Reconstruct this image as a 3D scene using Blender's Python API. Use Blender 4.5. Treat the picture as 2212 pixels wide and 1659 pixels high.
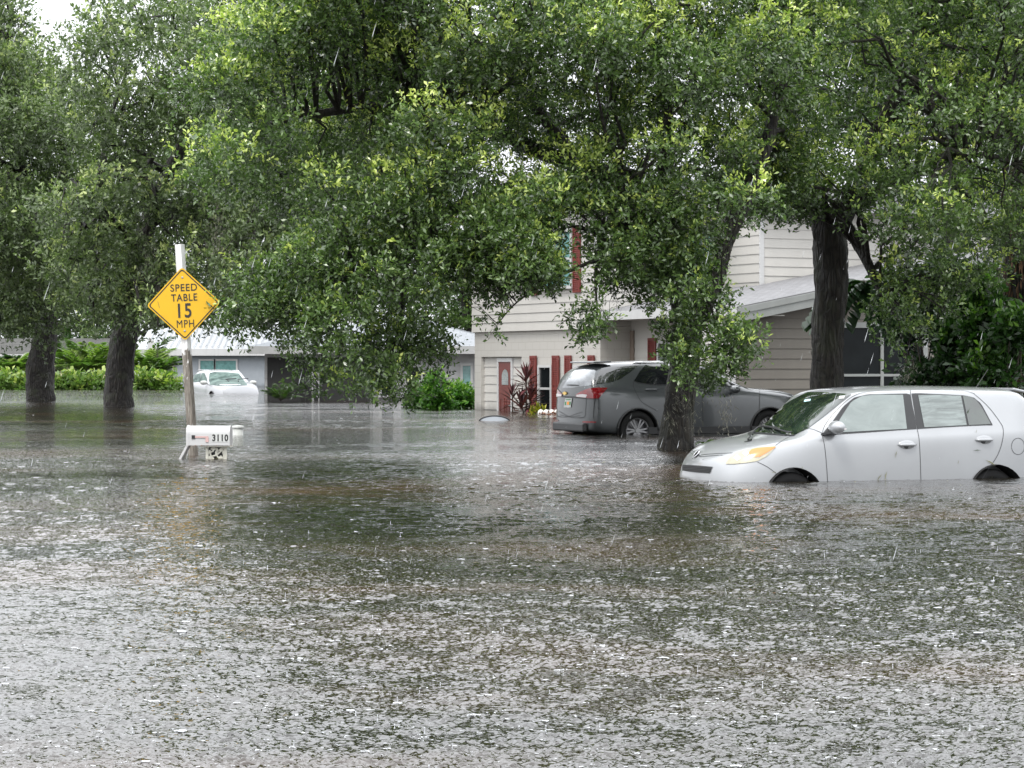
import bpy, bmesh, math, random
import numpy as np
from mathutils import Vector, Matrix
from mathutils.bvhtree import BVHTree

for o in list(bpy.data.objects):
    bpy.data.objects.remove(o, do_unlink=True)
S = bpy.context.scene
COL = S.collection
R = math.radians
random.seed(11)
rng = np.random.default_rng(11)

# ------------------------------------------------------------------ camera
F = 4920.0          # focal length in photo units (photo 2212 wide)
CH = 1.25           # camera height above the flood water
HZ = 790.0          # horizon row
cam = bpy.data.objects.new("camera", bpy.data.cameras.new("camera"))
COL.objects.link(cam)
cam.location = (0, 0, CH)
cam.rotation_euler = (R(90), 0, 0)
cam.data.sensor_width = 36
cam.data.lens = 36 * F / 2212
cam.data.shift_y = -(829.5 - HZ) / 2212
cam.data.clip_end = 3000
S.camera = cam

# ------------------------------------------------------------------ sky, sun
SUN_EL, SUN_AZ = 58, 205     # azimuth of the light's source, degrees from +Y clockwise
w = bpy.data.worlds.new("World"); S.world = w; w.use_nodes = True
nt = w.node_tree; nt.nodes.clear()
out = nt.nodes.new("ShaderNodeOutputWorld")
bg = nt.nodes.new("ShaderNodeBackground"); bg.inputs[1].default_value = 0.10
sky = nt.nodes.new("ShaderNodeTexSky"); sky.sky_type = 'NISHITA'; sky.sun_disc = False
sky.sun_elevation = R(SUN_EL); sky.sun_rotation = R(SUN_AZ); sky.air_density = 1.0; sky.dust_density = 6.0
bg2 = nt.nodes.new("ShaderNodeBackground"); bg2.inputs[1].default_value = 1.0
# overcast cloud sheet: pale grey white, gently uneven
tc = nt.nodes.new("ShaderNodeTexCoord")
nz = nt.nodes.new("ShaderNodeTexNoise"); nz.inputs['Scale'].default_value = 2.2; nz.inputs['Detail'].default_value = 3
cr = nt.nodes.new("ShaderNodeValToRGB")
cr.color_ramp.elements[0].position = 0.3; cr.color_ramp.elements[0].color = (0.86, 0.885, 0.93, 1)
cr.color_ramp.elements[1].position = 0.7; cr.color_ramp.elements[1].color = (1.0, 1.015, 1.04, 1)
nt.links.new(tc.outputs['Generated'], nz.inputs['Vector']); nt.links.new(nz.outputs['Fac'], cr.inputs[0])
sz0 = nt.nodes.new("ShaderNodeSeparateXYZ"); nt.links.new(tc.outputs['Generated'], sz0.inputs[0])
mr0 = nt.nodes.new("ShaderNodeMapRange"); mr0.inputs[1].default_value = .05; mr0.inputs[2].default_value = .5; mr0.inputs[3].default_value = 1.1; mr0.inputs[4].default_value = 2.5
nt.links.new(sz0.outputs[2], mr0.inputs[0]); nt.links.new(mr0.outputs[0], bg2.inputs[1])
nt.links.new(cr.outputs[0], bg2.inputs[0]); nt.links.new(sky.outputs[0], bg.inputs[0])
mx = nt.nodes.new("ShaderNodeMixShader"); mx.inputs[0].default_value = 0.85
nt.links.new(bg.outputs[0], mx.inputs[1]); nt.links.new(bg2.outputs[0], mx.inputs[2]); nt.links.new(mx.outputs[0], out.inputs[0])
sun = bpy.data.objects.new("sun", bpy.data.lights.new("sun", 'SUN')); COL.objects.link(sun)
sun.data.energy = 1.3; sun.data.angle = R(14); sun.data.color = (1.0, 0.97, 0.92)
_d = Vector((math.sin(R(SUN_AZ)) * math.cos(R(SUN_EL)), math.cos(R(SUN_AZ)) * math.cos(R(SUN_EL)), math.sin(R(SUN_EL))))
sun.rotation_euler = _d.to_track_quat('Z', 'Y').to_euler()
S.view_settings.view_transform = 'Standard'; S.view_settings.look = 'None'
S.view_settings.gamma = 1; S.view_settings.use_curve_mapping = False
S.view_settings.exposure = 0.48
S.cycles.max_bounces = 8; S.cycles.transparent_max_bounces = 8

# ------------------------------------------------------------------ helpers
def P(x, y, Y):
    "photo position (2212 wide) at depth Y metres -> world point"
    return Vector(((x - 1106) * Y / F, Y, CH - (y - HZ) * Y / F))
def wY(y):
    "depth at which the water surface shows at row y"
    return CH * F / (y - HZ)

def tag(o, label=None, cat=None, group=None, kind=None):
    if label: o['label'] = label
    if cat: o['category'] = cat
    if group: o['group'] = group
    if kind: o['kind'] = kind
    return o
def empty(name, loc=(0, 0, 0), rz=0, **k):
    o = bpy.data.objects.new(name, None); COL.objects.link(o)
    o.location = loc; o.rotation_euler = (0, 0, rz); o.empty_display_size = 0.2
    return tag(o, **k)
def obj(name, me, mat, parent=None, smooth=False, world=False, **k):
    o = bpy.data.objects.new(name, me); COL.objects.link(o)
    if mat is not None:
        for m in (mat if isinstance(mat, (list, tuple)) else [mat]): me.materials.append(m)
    if smooth: me.polygons.foreach_set('use_smooth', [True] * len(me.polygons))
    if parent is not None:
        o.parent = parent
        if world:   # mesh given in world coordinates
            o.matrix_parent_inverse = (Matrix.LocRotScale(parent.location, parent.rotation_euler, parent.scale)).inverted() if parent.parent is None else \
                (Matrix.LocRotScale(parent.parent.location, parent.parent.rotation_euler, parent.parent.scale)).inverted() if parent.type != 'EMPTY' else Matrix()
    return tag(o, **k)

class MB:
    "mesh collector"
    def __init__(s): s.v = []; s.f = []; s.mi = []
    def add(s, vs, fs, mi=0):
        b = len(s.v); s.v += [tuple(x) for x in vs]; s.f += [tuple(i + b for i in f) for f in fs]; s.mi += [mi] * len(fs); return s
    def box(s, c, sz, M=None, mi=0):
        x, y, z = c; a, b, d = sz[0] / 2, sz[1] / 2, sz[2] / 2
        vs = [Vector((x + i * a, y + j * b, z + k * d)) for k in (-1, 1) for j in (-1, 1) for i in (-1, 1)]
        if M is not None: vs = [M @ q for q in vs]
        return s.add(vs, [(0, 2, 3, 1), (4, 5, 7, 6), (0, 1, 5, 4), (2, 6, 7, 3), (0, 4, 6, 2), (1, 3, 7, 5)], mi)
    def prism(s, pts, d, M=None, mi=0):
        "polygon pts (3D list) extruded by vector d"
        n = len(pts); d = Vector(d); a = [Vector(p) for p in pts]; vs = a + [p + d for p in a]
        if M is not None: vs = [M @ q for q in vs]
        fs = [tuple(range(n))[::-1], tuple(range(n, 2 * n))] + [(i, (i + 1) % n, n + (i + 1) % n, n + i) for i in range(n)]
        return s.add(vs, fs, mi)
    def tube(s, pts, rad, n=10, bark=0.0, cap=True, mi=0, ph=0.0):
        pts = [Vector(p) for p in pts]; m = len(pts)
        rad = [rad] * m if not hasattr(rad, '__len__') else rad
        b = len(s.v); up = Vector((0, 0, 1)); prev = None
        for i, p in enumerate(pts):
            t = (pts[min(i + 1, m - 1)] - pts[max(i - 1, 0)]).normalized()
            if prev is None:
                u = t.cross(Vector((0.13, -1, 0.21))).normalized()
            else:
                u = (prev - t * prev.dot(t)).normalized()
            prev = u; v = t.cross(u)
            for k in range(n):
                a = 2 * math.pi * k / n
                r = rad[i]
                if bark:
                    r *= 1 + bark * (0.5 * math.sin(5 * a + 1.3 * i * 0.35 + ph) + 0.35 * math.sin(9 * a - 0.22 * i + ph * 2) + 0.25 * math.sin(2 * a + .5 * i) + random.uniform(-.35, .35))
                s.v.append(tuple(p + (u * math.cos(a) + v * math.sin(a)) * r))
        for i in range(m - 1):
            for k in range(n):
                k2 = (k + 1) % n
                s.f.append((b + i * n + k, b + i * n + k2, b + (i + 1) * n + k2, b + (i + 1) * n + k)); s.mi.append(mi)
        if cap:
            s.f.append(tuple(b + k for k in range(n))[::-1]); s.mi.append(mi)
            s.f.append(tuple(b + (m - 1) * n + k for k in range(n))); s.mi.append(mi)
        return s
    def lathe(s, prof, n=16, M=None, mi=0):
        "profile of (r, z)"
        b = len(s.v); m = len(prof)
        for (r, z) in prof:
            for k in range(n):
                a = 2 * math.pi * k / n; q = Vector((r * math.cos(a), r * math.sin(a), z))
                s.v.append(tuple(M @ q if M is not None else q))
        for i in range(m - 1):
            for k in range(n):
                k2 = (k + 1) % n
                s.f.append((b + i * n + k, b + i * n + k2, b + (i + 1) * n + k2, b + (i + 1) * n + k)); s.mi.append(mi)
        return s
    def mesh(s, name):
        me = bpy.data.meshes.new(name); me.from_pydata(s.v, [], s.f); me.update()
        if any(s.mi): me.polygons.foreach_set('material_index', s.mi)
        return me
    def build(s, name, mat, parent=None, smooth=False, bevel=0, **k):
        if 'far' in s.__dict__: s.far.build(name, mat, parent, smooth)
        o = obj(name, s.mesh(name), mat, parent, smooth, **k)
        if bevel:
            md = o.modifiers.new('bevel', 'BEVEL'); md.width = bevel; md.segments = 2; md.limit_method = 'ANGLE'
        return o

def spline(pts, n):
    "Catmull-Rom through points (tuples of floats)"
    pts = [np.array(p, float) for p in pts]; out = []
    L = len(pts) - 1
    for i in range(n + 1):
        t = i / n * L; k = min(int(t), L - 1); f = t - k
        p0 = pts[max(k - 1, 0)]; p1 = pts[k]; p2 = pts[k + 1]; p3 = pts[min(k + 2, L)]
        out.append(0.5 * ((2 * p1) + (-p0 + p2) * f + (2 * p0 - 5 * p1 + 4 * p2 - p3) * f * f + (-p0 + 3 * p1 - 3 * p2 + p3) * f ** 3))
    return out

# ------------------------------------------------------------------ materials
class NT:
    def __init__(s, name):
        s.m = bpy.data.materials.new(name); s.m.use_nodes = True; s.t = s.m.node_tree
        s.t.nodes.clear(); s.out = s.n('ShaderNodeOutputMaterial')
        s.p = s.n('ShaderNodeBsdfPrincipled'); s.l(s.p.outputs[0], s.out.inputs[0])
    def n(s, t, **k):
        x = s.t.nodes.new(t)
        for a, b in k.items():
            if a in x.inputs: x.inputs[a].default_value = b
            else: setattr(x, a, b)
        return x
    def l(s, a, b): s.t.links.new(a, b)
    def set(s, **k):
        for a, b in k.items(): s.p.inputs[a.replace('_', ' ')].default_value = b
    def coord(s, scale=(1, 1, 1), rot=(0, 0, 0), kind='Object'):
        tc = s.n('ShaderNodeTexCoord'); mp = s.n('ShaderNodeMapping')
        mp.inputs['Scale'].default_value = scale; mp.inputs['Rotation'].default_value = rot
        s.l(tc.outputs[kind], mp.inputs[0]); return mp.outputs[0]
    def noise(s, scale=5, detail=4, vec=None, rough=.55, dist=0):
        x = s.n('ShaderNodeTexNoise'); x.inputs['Scale'].default_value = scale; x.inputs['Detail'].default_value = detail
        x.inputs['Roughness'].default_value = rough; x.inputs['Distortion'].default_value = dist
        if vec is not None: s.l(vec, x.inputs['Vector'])
        return x.outputs['Fac']
    def ramp(s, fac, stops):
        x = s.n('ShaderNodeValToRGB'); e = x.color_ramp.elements
        while len(e) < len(stops): e.new(0.5)
        for i, (p, c) in enumerate(stops):
            e[i].position = p; e[i].color = (*c, 1) if len(c) == 3 else c
        s.l(fac, x.inputs[0]); return x.outputs[0]
    def math(s, op, a, b=None, c=None):
        x = s.n('ShaderNodeMath'); x.operation = op
        for i, q in enumerate((a, b, c)):
            if q is None: continue
            if isinstance(q, (int, float)): x.inputs[i].default_value = q
            else: s.l(q, x.inputs[i])
        return x.outputs[0]
    def mix(s, fac, a, b, blend='MIX'):
        x = s.n('ShaderNodeMix'); x.data_type = 'RGBA'; x.blend_type = blend
        for q, i in ((fac, 0), (a, 6), (b, 7)):
            if isinstance(q, (int, float)): x.inputs[i].default_value = q
            elif isinstance(q, tuple): x.inputs[i].default_value = (*q, 1) if len(q) == 3 else q
            else: s.l(q, x.inputs[i])
        return x.outputs[2]
    def bump(s, h, strength=0.3, dist=0.01):
        x = s.n('ShaderNodeBump'); x.inputs['Strength'].default_value = strength; x.inputs['Distance'].default_value = dist
        s.l(h, x.inputs['Height']); s.l(x.outputs[0], s.p.inputs['Normal']); return x.outputs[0]

def simple(name, col, rough=.5, metal=0.0, coat=0.0, var=0.12, scale=3.0, bump=0.0, bscale=60, spec=.5, streak=False):
    t = NT(name); v = t.coord((1, 1, .25) if streak else (1, 1, 1))
    f = t.noise(scale, 5, v, .6)
    lo = tuple(c * (1 - var) for c in col); hi = tuple(min(1, c * (1 + var)) for c in col)
    c = t.ramp(f, [(.3, lo), (.7, hi)]); t.l(c, t.p.inputs['Base Color'])
    t.set(Roughness=rough, Metallic=metal, Coat_Weight=coat, Specular_IOR_Level=spec)
    t.p.inputs['Coat Roughness'].default_value = 0.05
    if bump: t.bump(t.noise(bscale, 3, t.coord()), bump, .004)
    return t.m

def leafmat(name, stops, trans=.35, rough=.32, spec=.6):
    t = NT(name)
    at = t.n('ShaderNodeAttribute'); at.attribute_name = 'tint'
    c = t.ramp(at.outputs['Fac'], stops); t.l(c, t.p.inputs['Base Color'])
    t.set(Roughness=rough, Specular_IOR_Level=spec)
    tr = t.n('ShaderNodeBsdfTranslucent')
    c2 = t.mix(1.0, c, (1.0, 1.3, .55), 'MULTIPLY'); t.l(c2, tr.inputs[0])
    m = t.n('ShaderNodeMixShader'); m.inputs[0].default_value = trans
    t.l(t.p.outputs[0], m.inputs[1]); t.l(tr.outputs[0], m.inputs[2]); t.l(m.outputs[0], t.out.inputs[0])
    return t.m

M = {}
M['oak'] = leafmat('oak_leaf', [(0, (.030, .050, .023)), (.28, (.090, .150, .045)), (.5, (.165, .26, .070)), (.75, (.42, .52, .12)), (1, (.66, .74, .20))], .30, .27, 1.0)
M['oak_far'] = leafmat('oak_leaf_grey', [(0, (.036, .050, .026)), (.33, (.11, .155, .066)), (.7, (.24, .31, .12)), (1, (.46, .52, .20))], .3, .4)
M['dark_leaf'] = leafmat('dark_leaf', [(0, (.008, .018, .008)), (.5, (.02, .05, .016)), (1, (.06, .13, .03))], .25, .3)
M['bush'] = leafmat('bush_leaf', [(0, (.02, .06, .012)), (.5, (.07, .19, .025)), (1, (.24, .42, .06))], .35, .3)
M['palm'] = leafmat('palm_leaf', [(0, (.04, .08, .02)), (.5, (.12, .205, .045)), (1, (.33, .40, .09))], .35, .35)
M['croton'] = leafmat('croton_leaf', [(0, (.05, .04, .01)), (.5, (.25, .28, .03)), (1, (.5, .42, .05))], .3, .35)
M['cordyline'] = leafmat('cordyline_leaf', [(0, (.03, .012, .014)), (.5, (.09, .03, .035)), (1, (.2, .06, .07))], .2, .3)
M['vine'] = leafmat('vine_leaf', [(0, (.014, .035, .012)), (.5, (.04, .10, .02)), (1, (.15, .28, .04))], .35, .3)
M['moss'] = leafmat('moss', [(0, (.10, .10, .085)), (.5, (.17, .165, .14)), (1, (.28, .27, .225))], .08, .8, .1)

def barkmat(name, a, b):
    t = NT(name); v = t.coord((1, 1, .22))
    n1 = t.noise(15, 7, v, .7, .5)
    vo = t.n('ShaderNodeTexVoronoi'); vo.feature = 'DISTANCE_TO_EDGE'; vo.inputs['Scale'].default_value = 12; t.l(v, vo.inputs['Vector'])
    h = t.math('ADD', t.math('MULTIPLY', vo.outputs['Distance'], 1.6), n1)
    c = t.ramp(h, [(.35, a), (.95, b)])
    g = t.noise(2.2, 4, t.coord()); c = t.mix(t.math('MULTIPLY', t.ramp(g, [(.5, (0, 0, 0)), (.72, (1, 1, 1))]), .45), c, (.055, .07, .03))
    t.l(c, t.p.inputs['Base Color']); t.set(Roughness=.62, Specular_IOR_Level=.45)
    t.bump(h, 1.0, .07); return t.m
M['bark'] = barkmat('oak_bark', (.003, .0026, .0022), (.030, .025, .019))
M['bark_dark'] = barkmat('wet_dark_bark', (.003, .0025, .0025), (.024, .019, .015))
M['twig'] = simple('twig', (.05, .04, .03), .8)

M['siding'] = simple('cream_siding', (.47, .455, .425), .6, var=.05, scale=1.4, streak=True, bump=.1)
M['siding_shaded'] = simple('shaded_cream_siding', (.145, .132, .112), .65, var=.1, scale=1.3, streak=True, bump=.1)  # house siding darkened: the oak's shade on the wing is put into the colour
M['white_trim'] = simple('white_trim', (.47, .47, .465), .5, var=.06, scale=4, streak=True)
M['trim_grey'] = simple('grey_trim', (.24, .25, .24), .55, var=.07, scale=3, streak=True)
M['soffit'] = simple('soffit', (.42, .41, .38), .7)
M['shutter'] = simple('red_shutter', (.155, .030, .025), .45, var=.15, scale=6)
M['door_red'] = simple('red_door', (.13, .026, .019), .35, var=.12, scale=5)
M['glass'] = simple('dark_glass', (.008, .010, .011), .05, var=.2, spec=.12)
M['glass_teal'] = simple('teal_glass', (.14, .28, .27), .08, var=.25, scale=5, spec=.8)
M['white_wall'] = simple('white_wall', (.43, .43, .43), .65, var=.05, scale=1.2)
M['grey_wall'] = simple('blue_grey_wall', (.27, .295, .32), .7, var=.05)
M['cream_wall'] = simple('cream_wall', (.50, .45, .30), .7, var=.08)
M['dark_in'] = simple('shaded_interior', (.03, .03, .03), .8)
M['metal_roof'] = simple('white_metal_roof', (.36, .375, .39), .35, var=.06)
M['stone'] = simple('stone_cladding', (.33, .29, .27), .8, var=.4, scale=5)
M['wire'] = simple('black_iron', (.03, .03, .03), .5)

def shinglemat(name, a, b, sc=1.0):
    t = NT(name); v = t.coord((1, 1, 1), kind='UV')
    br = t.n('ShaderNodeTexBrick'); br.inputs['Scale'].default_value = 1.0; br.offset = .5
    br.inputs['Brick Width'].default_value = .32 * sc; br.inputs['Row Height'].default_value = .15 * sc; br.inputs['Mortar Size'].default_value = .012
    br.inputs['Color1'].default_value = (*a, 1); br.inputs['Color2'].default_value = (*b, 1); br.inputs['Mortar'].default_value = (a[0] * .35, a[1] * .35, a[2] * .35, 1)
    t.l(v, br.inputs['Vector'])
    c = t.mix(t.noise(9, 5, v, .7), br.outputs['Color'], (b[0] * 1.15, b[1] * 1.15, b[2] * 1.15)); t.l(c, t.p.inputs['Base Color'])
    t.set(Roughness=.85, Specular_IOR_Level=.2); t.bump(t.math('ADD', t.noise(60, 3, v), t.math('MULTIPLY', br.outputs['Fac'], -2)), .6, .006); return t.m
M['shingle'] = shinglemat('wet_shingles', (.13, .13, .135), (.22, .22, .225))
M['shingle_lt'] = shinglemat('light_shingles', (.19, .205, .225), (.27, .285, .30), 1.6)
M['shingle_dk'] = shinglemat('dark_shingles', (.045, .045, .043), (.085, .085, .08), 2.2)

def damp(m, z0=.60, h=.16):
    "darker soaked band just above the water line, ragged like real wicking"
    nt_ = m.node_tree; p = nt_.nodes['Principled BSDF']; src = p.inputs['Base Color'].links[0].from_socket
    tc_ = nt_.nodes.new('ShaderNodeTexCoord'); sp = nt_.nodes.new('ShaderNodeSeparateXYZ'); nt_.links.new(tc_.outputs['Object'], sp.inputs[0])
    nz_ = nt_.nodes.new('ShaderNodeTexNoise'); nz_.inputs['Scale'].default_value = 3; nz_.inputs['Detail'].default_value = 4; nt_.links.new(tc_.outputs['Object'], nz_.inputs['Vector'])
    a_ = nt_.nodes.new('ShaderNodeMath'); a_.operation = 'MULTIPLY_ADD'; nt_.links.new(nz_.outputs['Fac'], a_.inputs[0]); a_.inputs[1].default_value = -.35; nt_.links.new(sp.outputs['Z'], a_.inputs[2])
    mr_ = nt_.nodes.new('ShaderNodeMapRange'); nt_.links.new(a_.outputs[0], mr_.inputs[0]); mr_.inputs[1].default_value = z0 - .14; mr_.inputs[2].default_value = z0 - .14 + h; mr_.inputs[3].default_value = .62; mr_.inputs[4].default_value = 1
    mu = nt_.nodes.new('ShaderNodeVectorMath'); mu.operation = 'SCALE'; nt_.links.new(src, mu.inputs[0]); nt_.links.new(mr_.outputs[0], mu.inputs['Scale']); nt_.links.new(mu.outputs[0], p.inputs['Base Color'])
for k_ in ('siding', 'siding_shaded', 'white_wall', 'door_red', 'grey_wall'): damp(M[k_])
def blockmat():
    t = NT('painted_block'); v = t.coord((1, 1, 1), kind='UV')
    br = t.n('ShaderNodeTexBrick'); br.inputs['Scale'].default_value = 1.0; br.offset = .5
    br.inputs['Brick Width'].default_value = .42; br.inputs['Row Height'].default_value = .21; br.inputs['Mortar Size'].default_value = .008
    for k in ('Color1', 'Color2'): br.inputs[k].default_value = (.44, .425, .395, 1)
    br.inputs['Mortar'].default_value = (.37, .35, .32, 1); t.l(v, br.inputs['Vector'])
    c = t.mix(t.math('MULTIPLY', t.noise(1.5, 4, v), .35), br.outputs['Color'], (.38, .36, .325)); t.l(c, t.p.inputs['Base Color'])
    t.set(Roughness=.6); t.bump(t.math('MULTIPLY', br.outputs['Fac'], -1), .5, .006); return t.m
M['block'] = blockmat(); damp(M['block'])

def woodpost():
    t = NT('weathered_post'); v = t.coord((1, 1, .06)); n = t.noise(60, 6, v, .7, .3)
    big = t.noise(7, 5, t.coord((1, 1, .5)), .7)
    sep = t.n('ShaderNodeSeparateXYZ'); tc = t.n('ShaderNodeTexCoord'); t.l(tc.outputs['Object'], sep.inputs[0])
    # paint survives near the top, flakes off lower down
    k = t.math('ADD', t.math('MULTIPLY', sep.outputs['Z'], .20), t.math('MULTIPLY', big, .34))
    paint = t.ramp(k, [(.565, (0, 0, 0)), (.585, (1, 1, 1))])
    wood = t.ramp(n, [(.34, (.05, .043, .032)), (.5, (.17, .15, .125)), (.68, (.33, .31, .27))])
    c = t.mix(paint, wood, t.ramp(n, [(.3, (.5, .5, .48)), (.6, (.76, .76, .75))])); t.l(c, t.p.inputs['Base Color'])
    t.set(Roughness=.7); t.bump(n, .6, .006); return t.m
M['post'] = woodpost()
M['yellow'] = simple('sign_yellow', (.66, .385, .010), .35, var=.05, scale=4)
M['black'] = simple('black_paint', (.018, .018, .018), .45)
M['steel'] = simple('zinc', (.45, .45, .45), .35, metal=.9)
def rusty(name):
    t = NT(name); sep = t.n('ShaderNodeSeparateXYZ'); tc = t.n('ShaderNodeTexCoord'); t.l(tc.outputs['Object'], sep.inputs[0])
    n = t.noise(30, 5, t.coord((1, 1, .5)), .7)
    k = t.math('ADD', t.math('MULTIPLY', sep.outputs['Z'], -7.0), t.math('MULTIPLY', n, 1.0))
    c = t.ramp(k, [(.54, (.46, .46, .455)), (.60, (.42, .16, .05)), (.85, (.10, .04, .02))])
    t.l(c, t.p.inputs['Base Color']); t.set(Roughness=.4); return t.m
M['mailbox'] = rusty('rust_edged_white_enamel')
M['offwhite'] = simple('off_white_metal', (.52, .51, .44), .5, var=.12, scale=8)
M['pinkflag'] = simple('faded_flag', (.50, .33, .31), .6)
M['tube'] = simple('pale_grey_plastic', (.42, .43, .41), .5)

def paint(name, col, metal=.3, flake=.1):
    t = NT(name); f = t.noise(2.2, 4, t.coord()); lo = tuple(c * .93 for c in col)
    c = t.ramp(f, [(.3, lo), (.7, col)]); t.l(c, t.p.inputs['Base Color'])
    t.set(Metallic=metal, Roughness=.32, Coat_Weight=.9); t.p.inputs['Coat Roughness'].default_value = .04
    # water beads
    vo = t.n('ShaderNodeTexVoronoi'); vo.inputs['Scale'].default_value = 110; t.l(t.coord(), vo.inputs['Vector'])
    b = t.n('ShaderNodeBump'); b.inputs['Strength'].default_value = .12; b.inputs['Distance'].default_value = .002; b.invert = True
    t.l(t.math('MINIMUM', vo.outputs['Distance'], .5), b.inputs['Height']); t.l(b.outputs[0], t.p.inputs['Coat Normal']); return t.m
M['paint_silver'] = paint('pearl_silver_paint', (.315, .325, .335), .25)
M['paint_grey'] = paint('grey_paint', (.070, .077, .081), .35)
M['paint_white'] = paint('white_paint', (.40, .41, .43), .0)
M['rubber'] = simple('rubber', (.010, .010, .010), .8)
M['plastic'] = simple('black_plastic', (.02, .021, .022), .45)
M['rim'] = simple('alloy', (.26, .26, .265), .35, metal=.7)
M['chrome'] = simple('chrome', (.75, .75, .76), .12, metal=1)
def fogglass(name, a, b, rough=.07, cs=(1.2, 1, 2.5)):
    t = NT(name); f = t.noise(3.0, 5, t.coord(cs), .6, .6)
    t.l(t.ramp(f, [(.35, a), (.65, b)]), t.p.inputs['Base Color']); t.set(Roughness=rough, Specular_IOR_Level=.8, Coat_Weight=1.0); t.p.inputs['Coat Roughness'].default_value = .03; return t.m
M['fog'] = fogglass('fogged_window', (.10, .13, .12), (.145, .18, .168), .10)
M['fog2'] = fogglass('rear_window_glass', (.025, .04, .034), (.14, .175, .165), .06, (1.0, 1, 7))
M['shield'] = fogglass('windscreen_glass', (.005, .009, .007), (.018, .032, .022), .04)
M['tint'] = fogglass('privacy_glass', (.006, .007, .008), (.014, .016, .018), .04)
M['shield_lt'] = fogglass('rear_screen_glass', (.10, .11, .12), (.22, .24, .26), .1)
M['lamp'] = simple('hazy_headlamp', (.36, .335, .24), .25, var=.15, scale=14, coat=.6)
M['amber'] = simple('amber_lens', (.55, .19, .04), .2, var=.1, coat=.6)
M['redlens'] = simple('red_lens', (.20, .006, .010), .12, var=.4, scale=9, coat=1.0)
M['clearlens'] = simple('clear_lens', (.55, .52, .52), .15, coat=.8)
M['gold'] = simple('gold_badge', (.75, .52, .15), .3, metal=.6)
M['plate'] = simple('plate_white', (.46, .47, .45), .5)
M['orange'] = simple('orange_mark', (.8, .3, .05), .5)
M['green_mark'] = simple('green_mark', (.05, .22, .08), .5)
M['sticker'] = simple('pale_sticker', (.5, .72, .75), .4)
M['stone_white'] = simple('white_edging', (.66, .65, .62), .6)
M['brown_leaf'] = simple('fallen_leaf', (.16, .16, .05), .6, var=.4)
M['alcove_shade'] = simple('shaded_brown_wall', (.20, .16, .13), .7)

# ------------------------------------------------------------------ ground and water
def plane(name, x0, x1, y0, y1, z, mat, **k):
    me = bpy.data.meshes.new(name); me.from_pydata([(x0, y0, z), (x1, y0, z), (x1, y1, z), (x0, y1, z)], [], [(0, 1, 2, 3)])
    return obj(name, me, mat, **k)
t = NT('flooded_ground'); t.l(t.ramp(t.noise(.3, 6, t.coord()), [(.4, (.04, .05, .02)), (.6, (.08, .07, .04))]), t.p.inputs['Base Color']); t.set(Roughness=.9)
plane('ground', -1500, 1500, -300, 2500, -.75, t.m, kind='structure')

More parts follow.
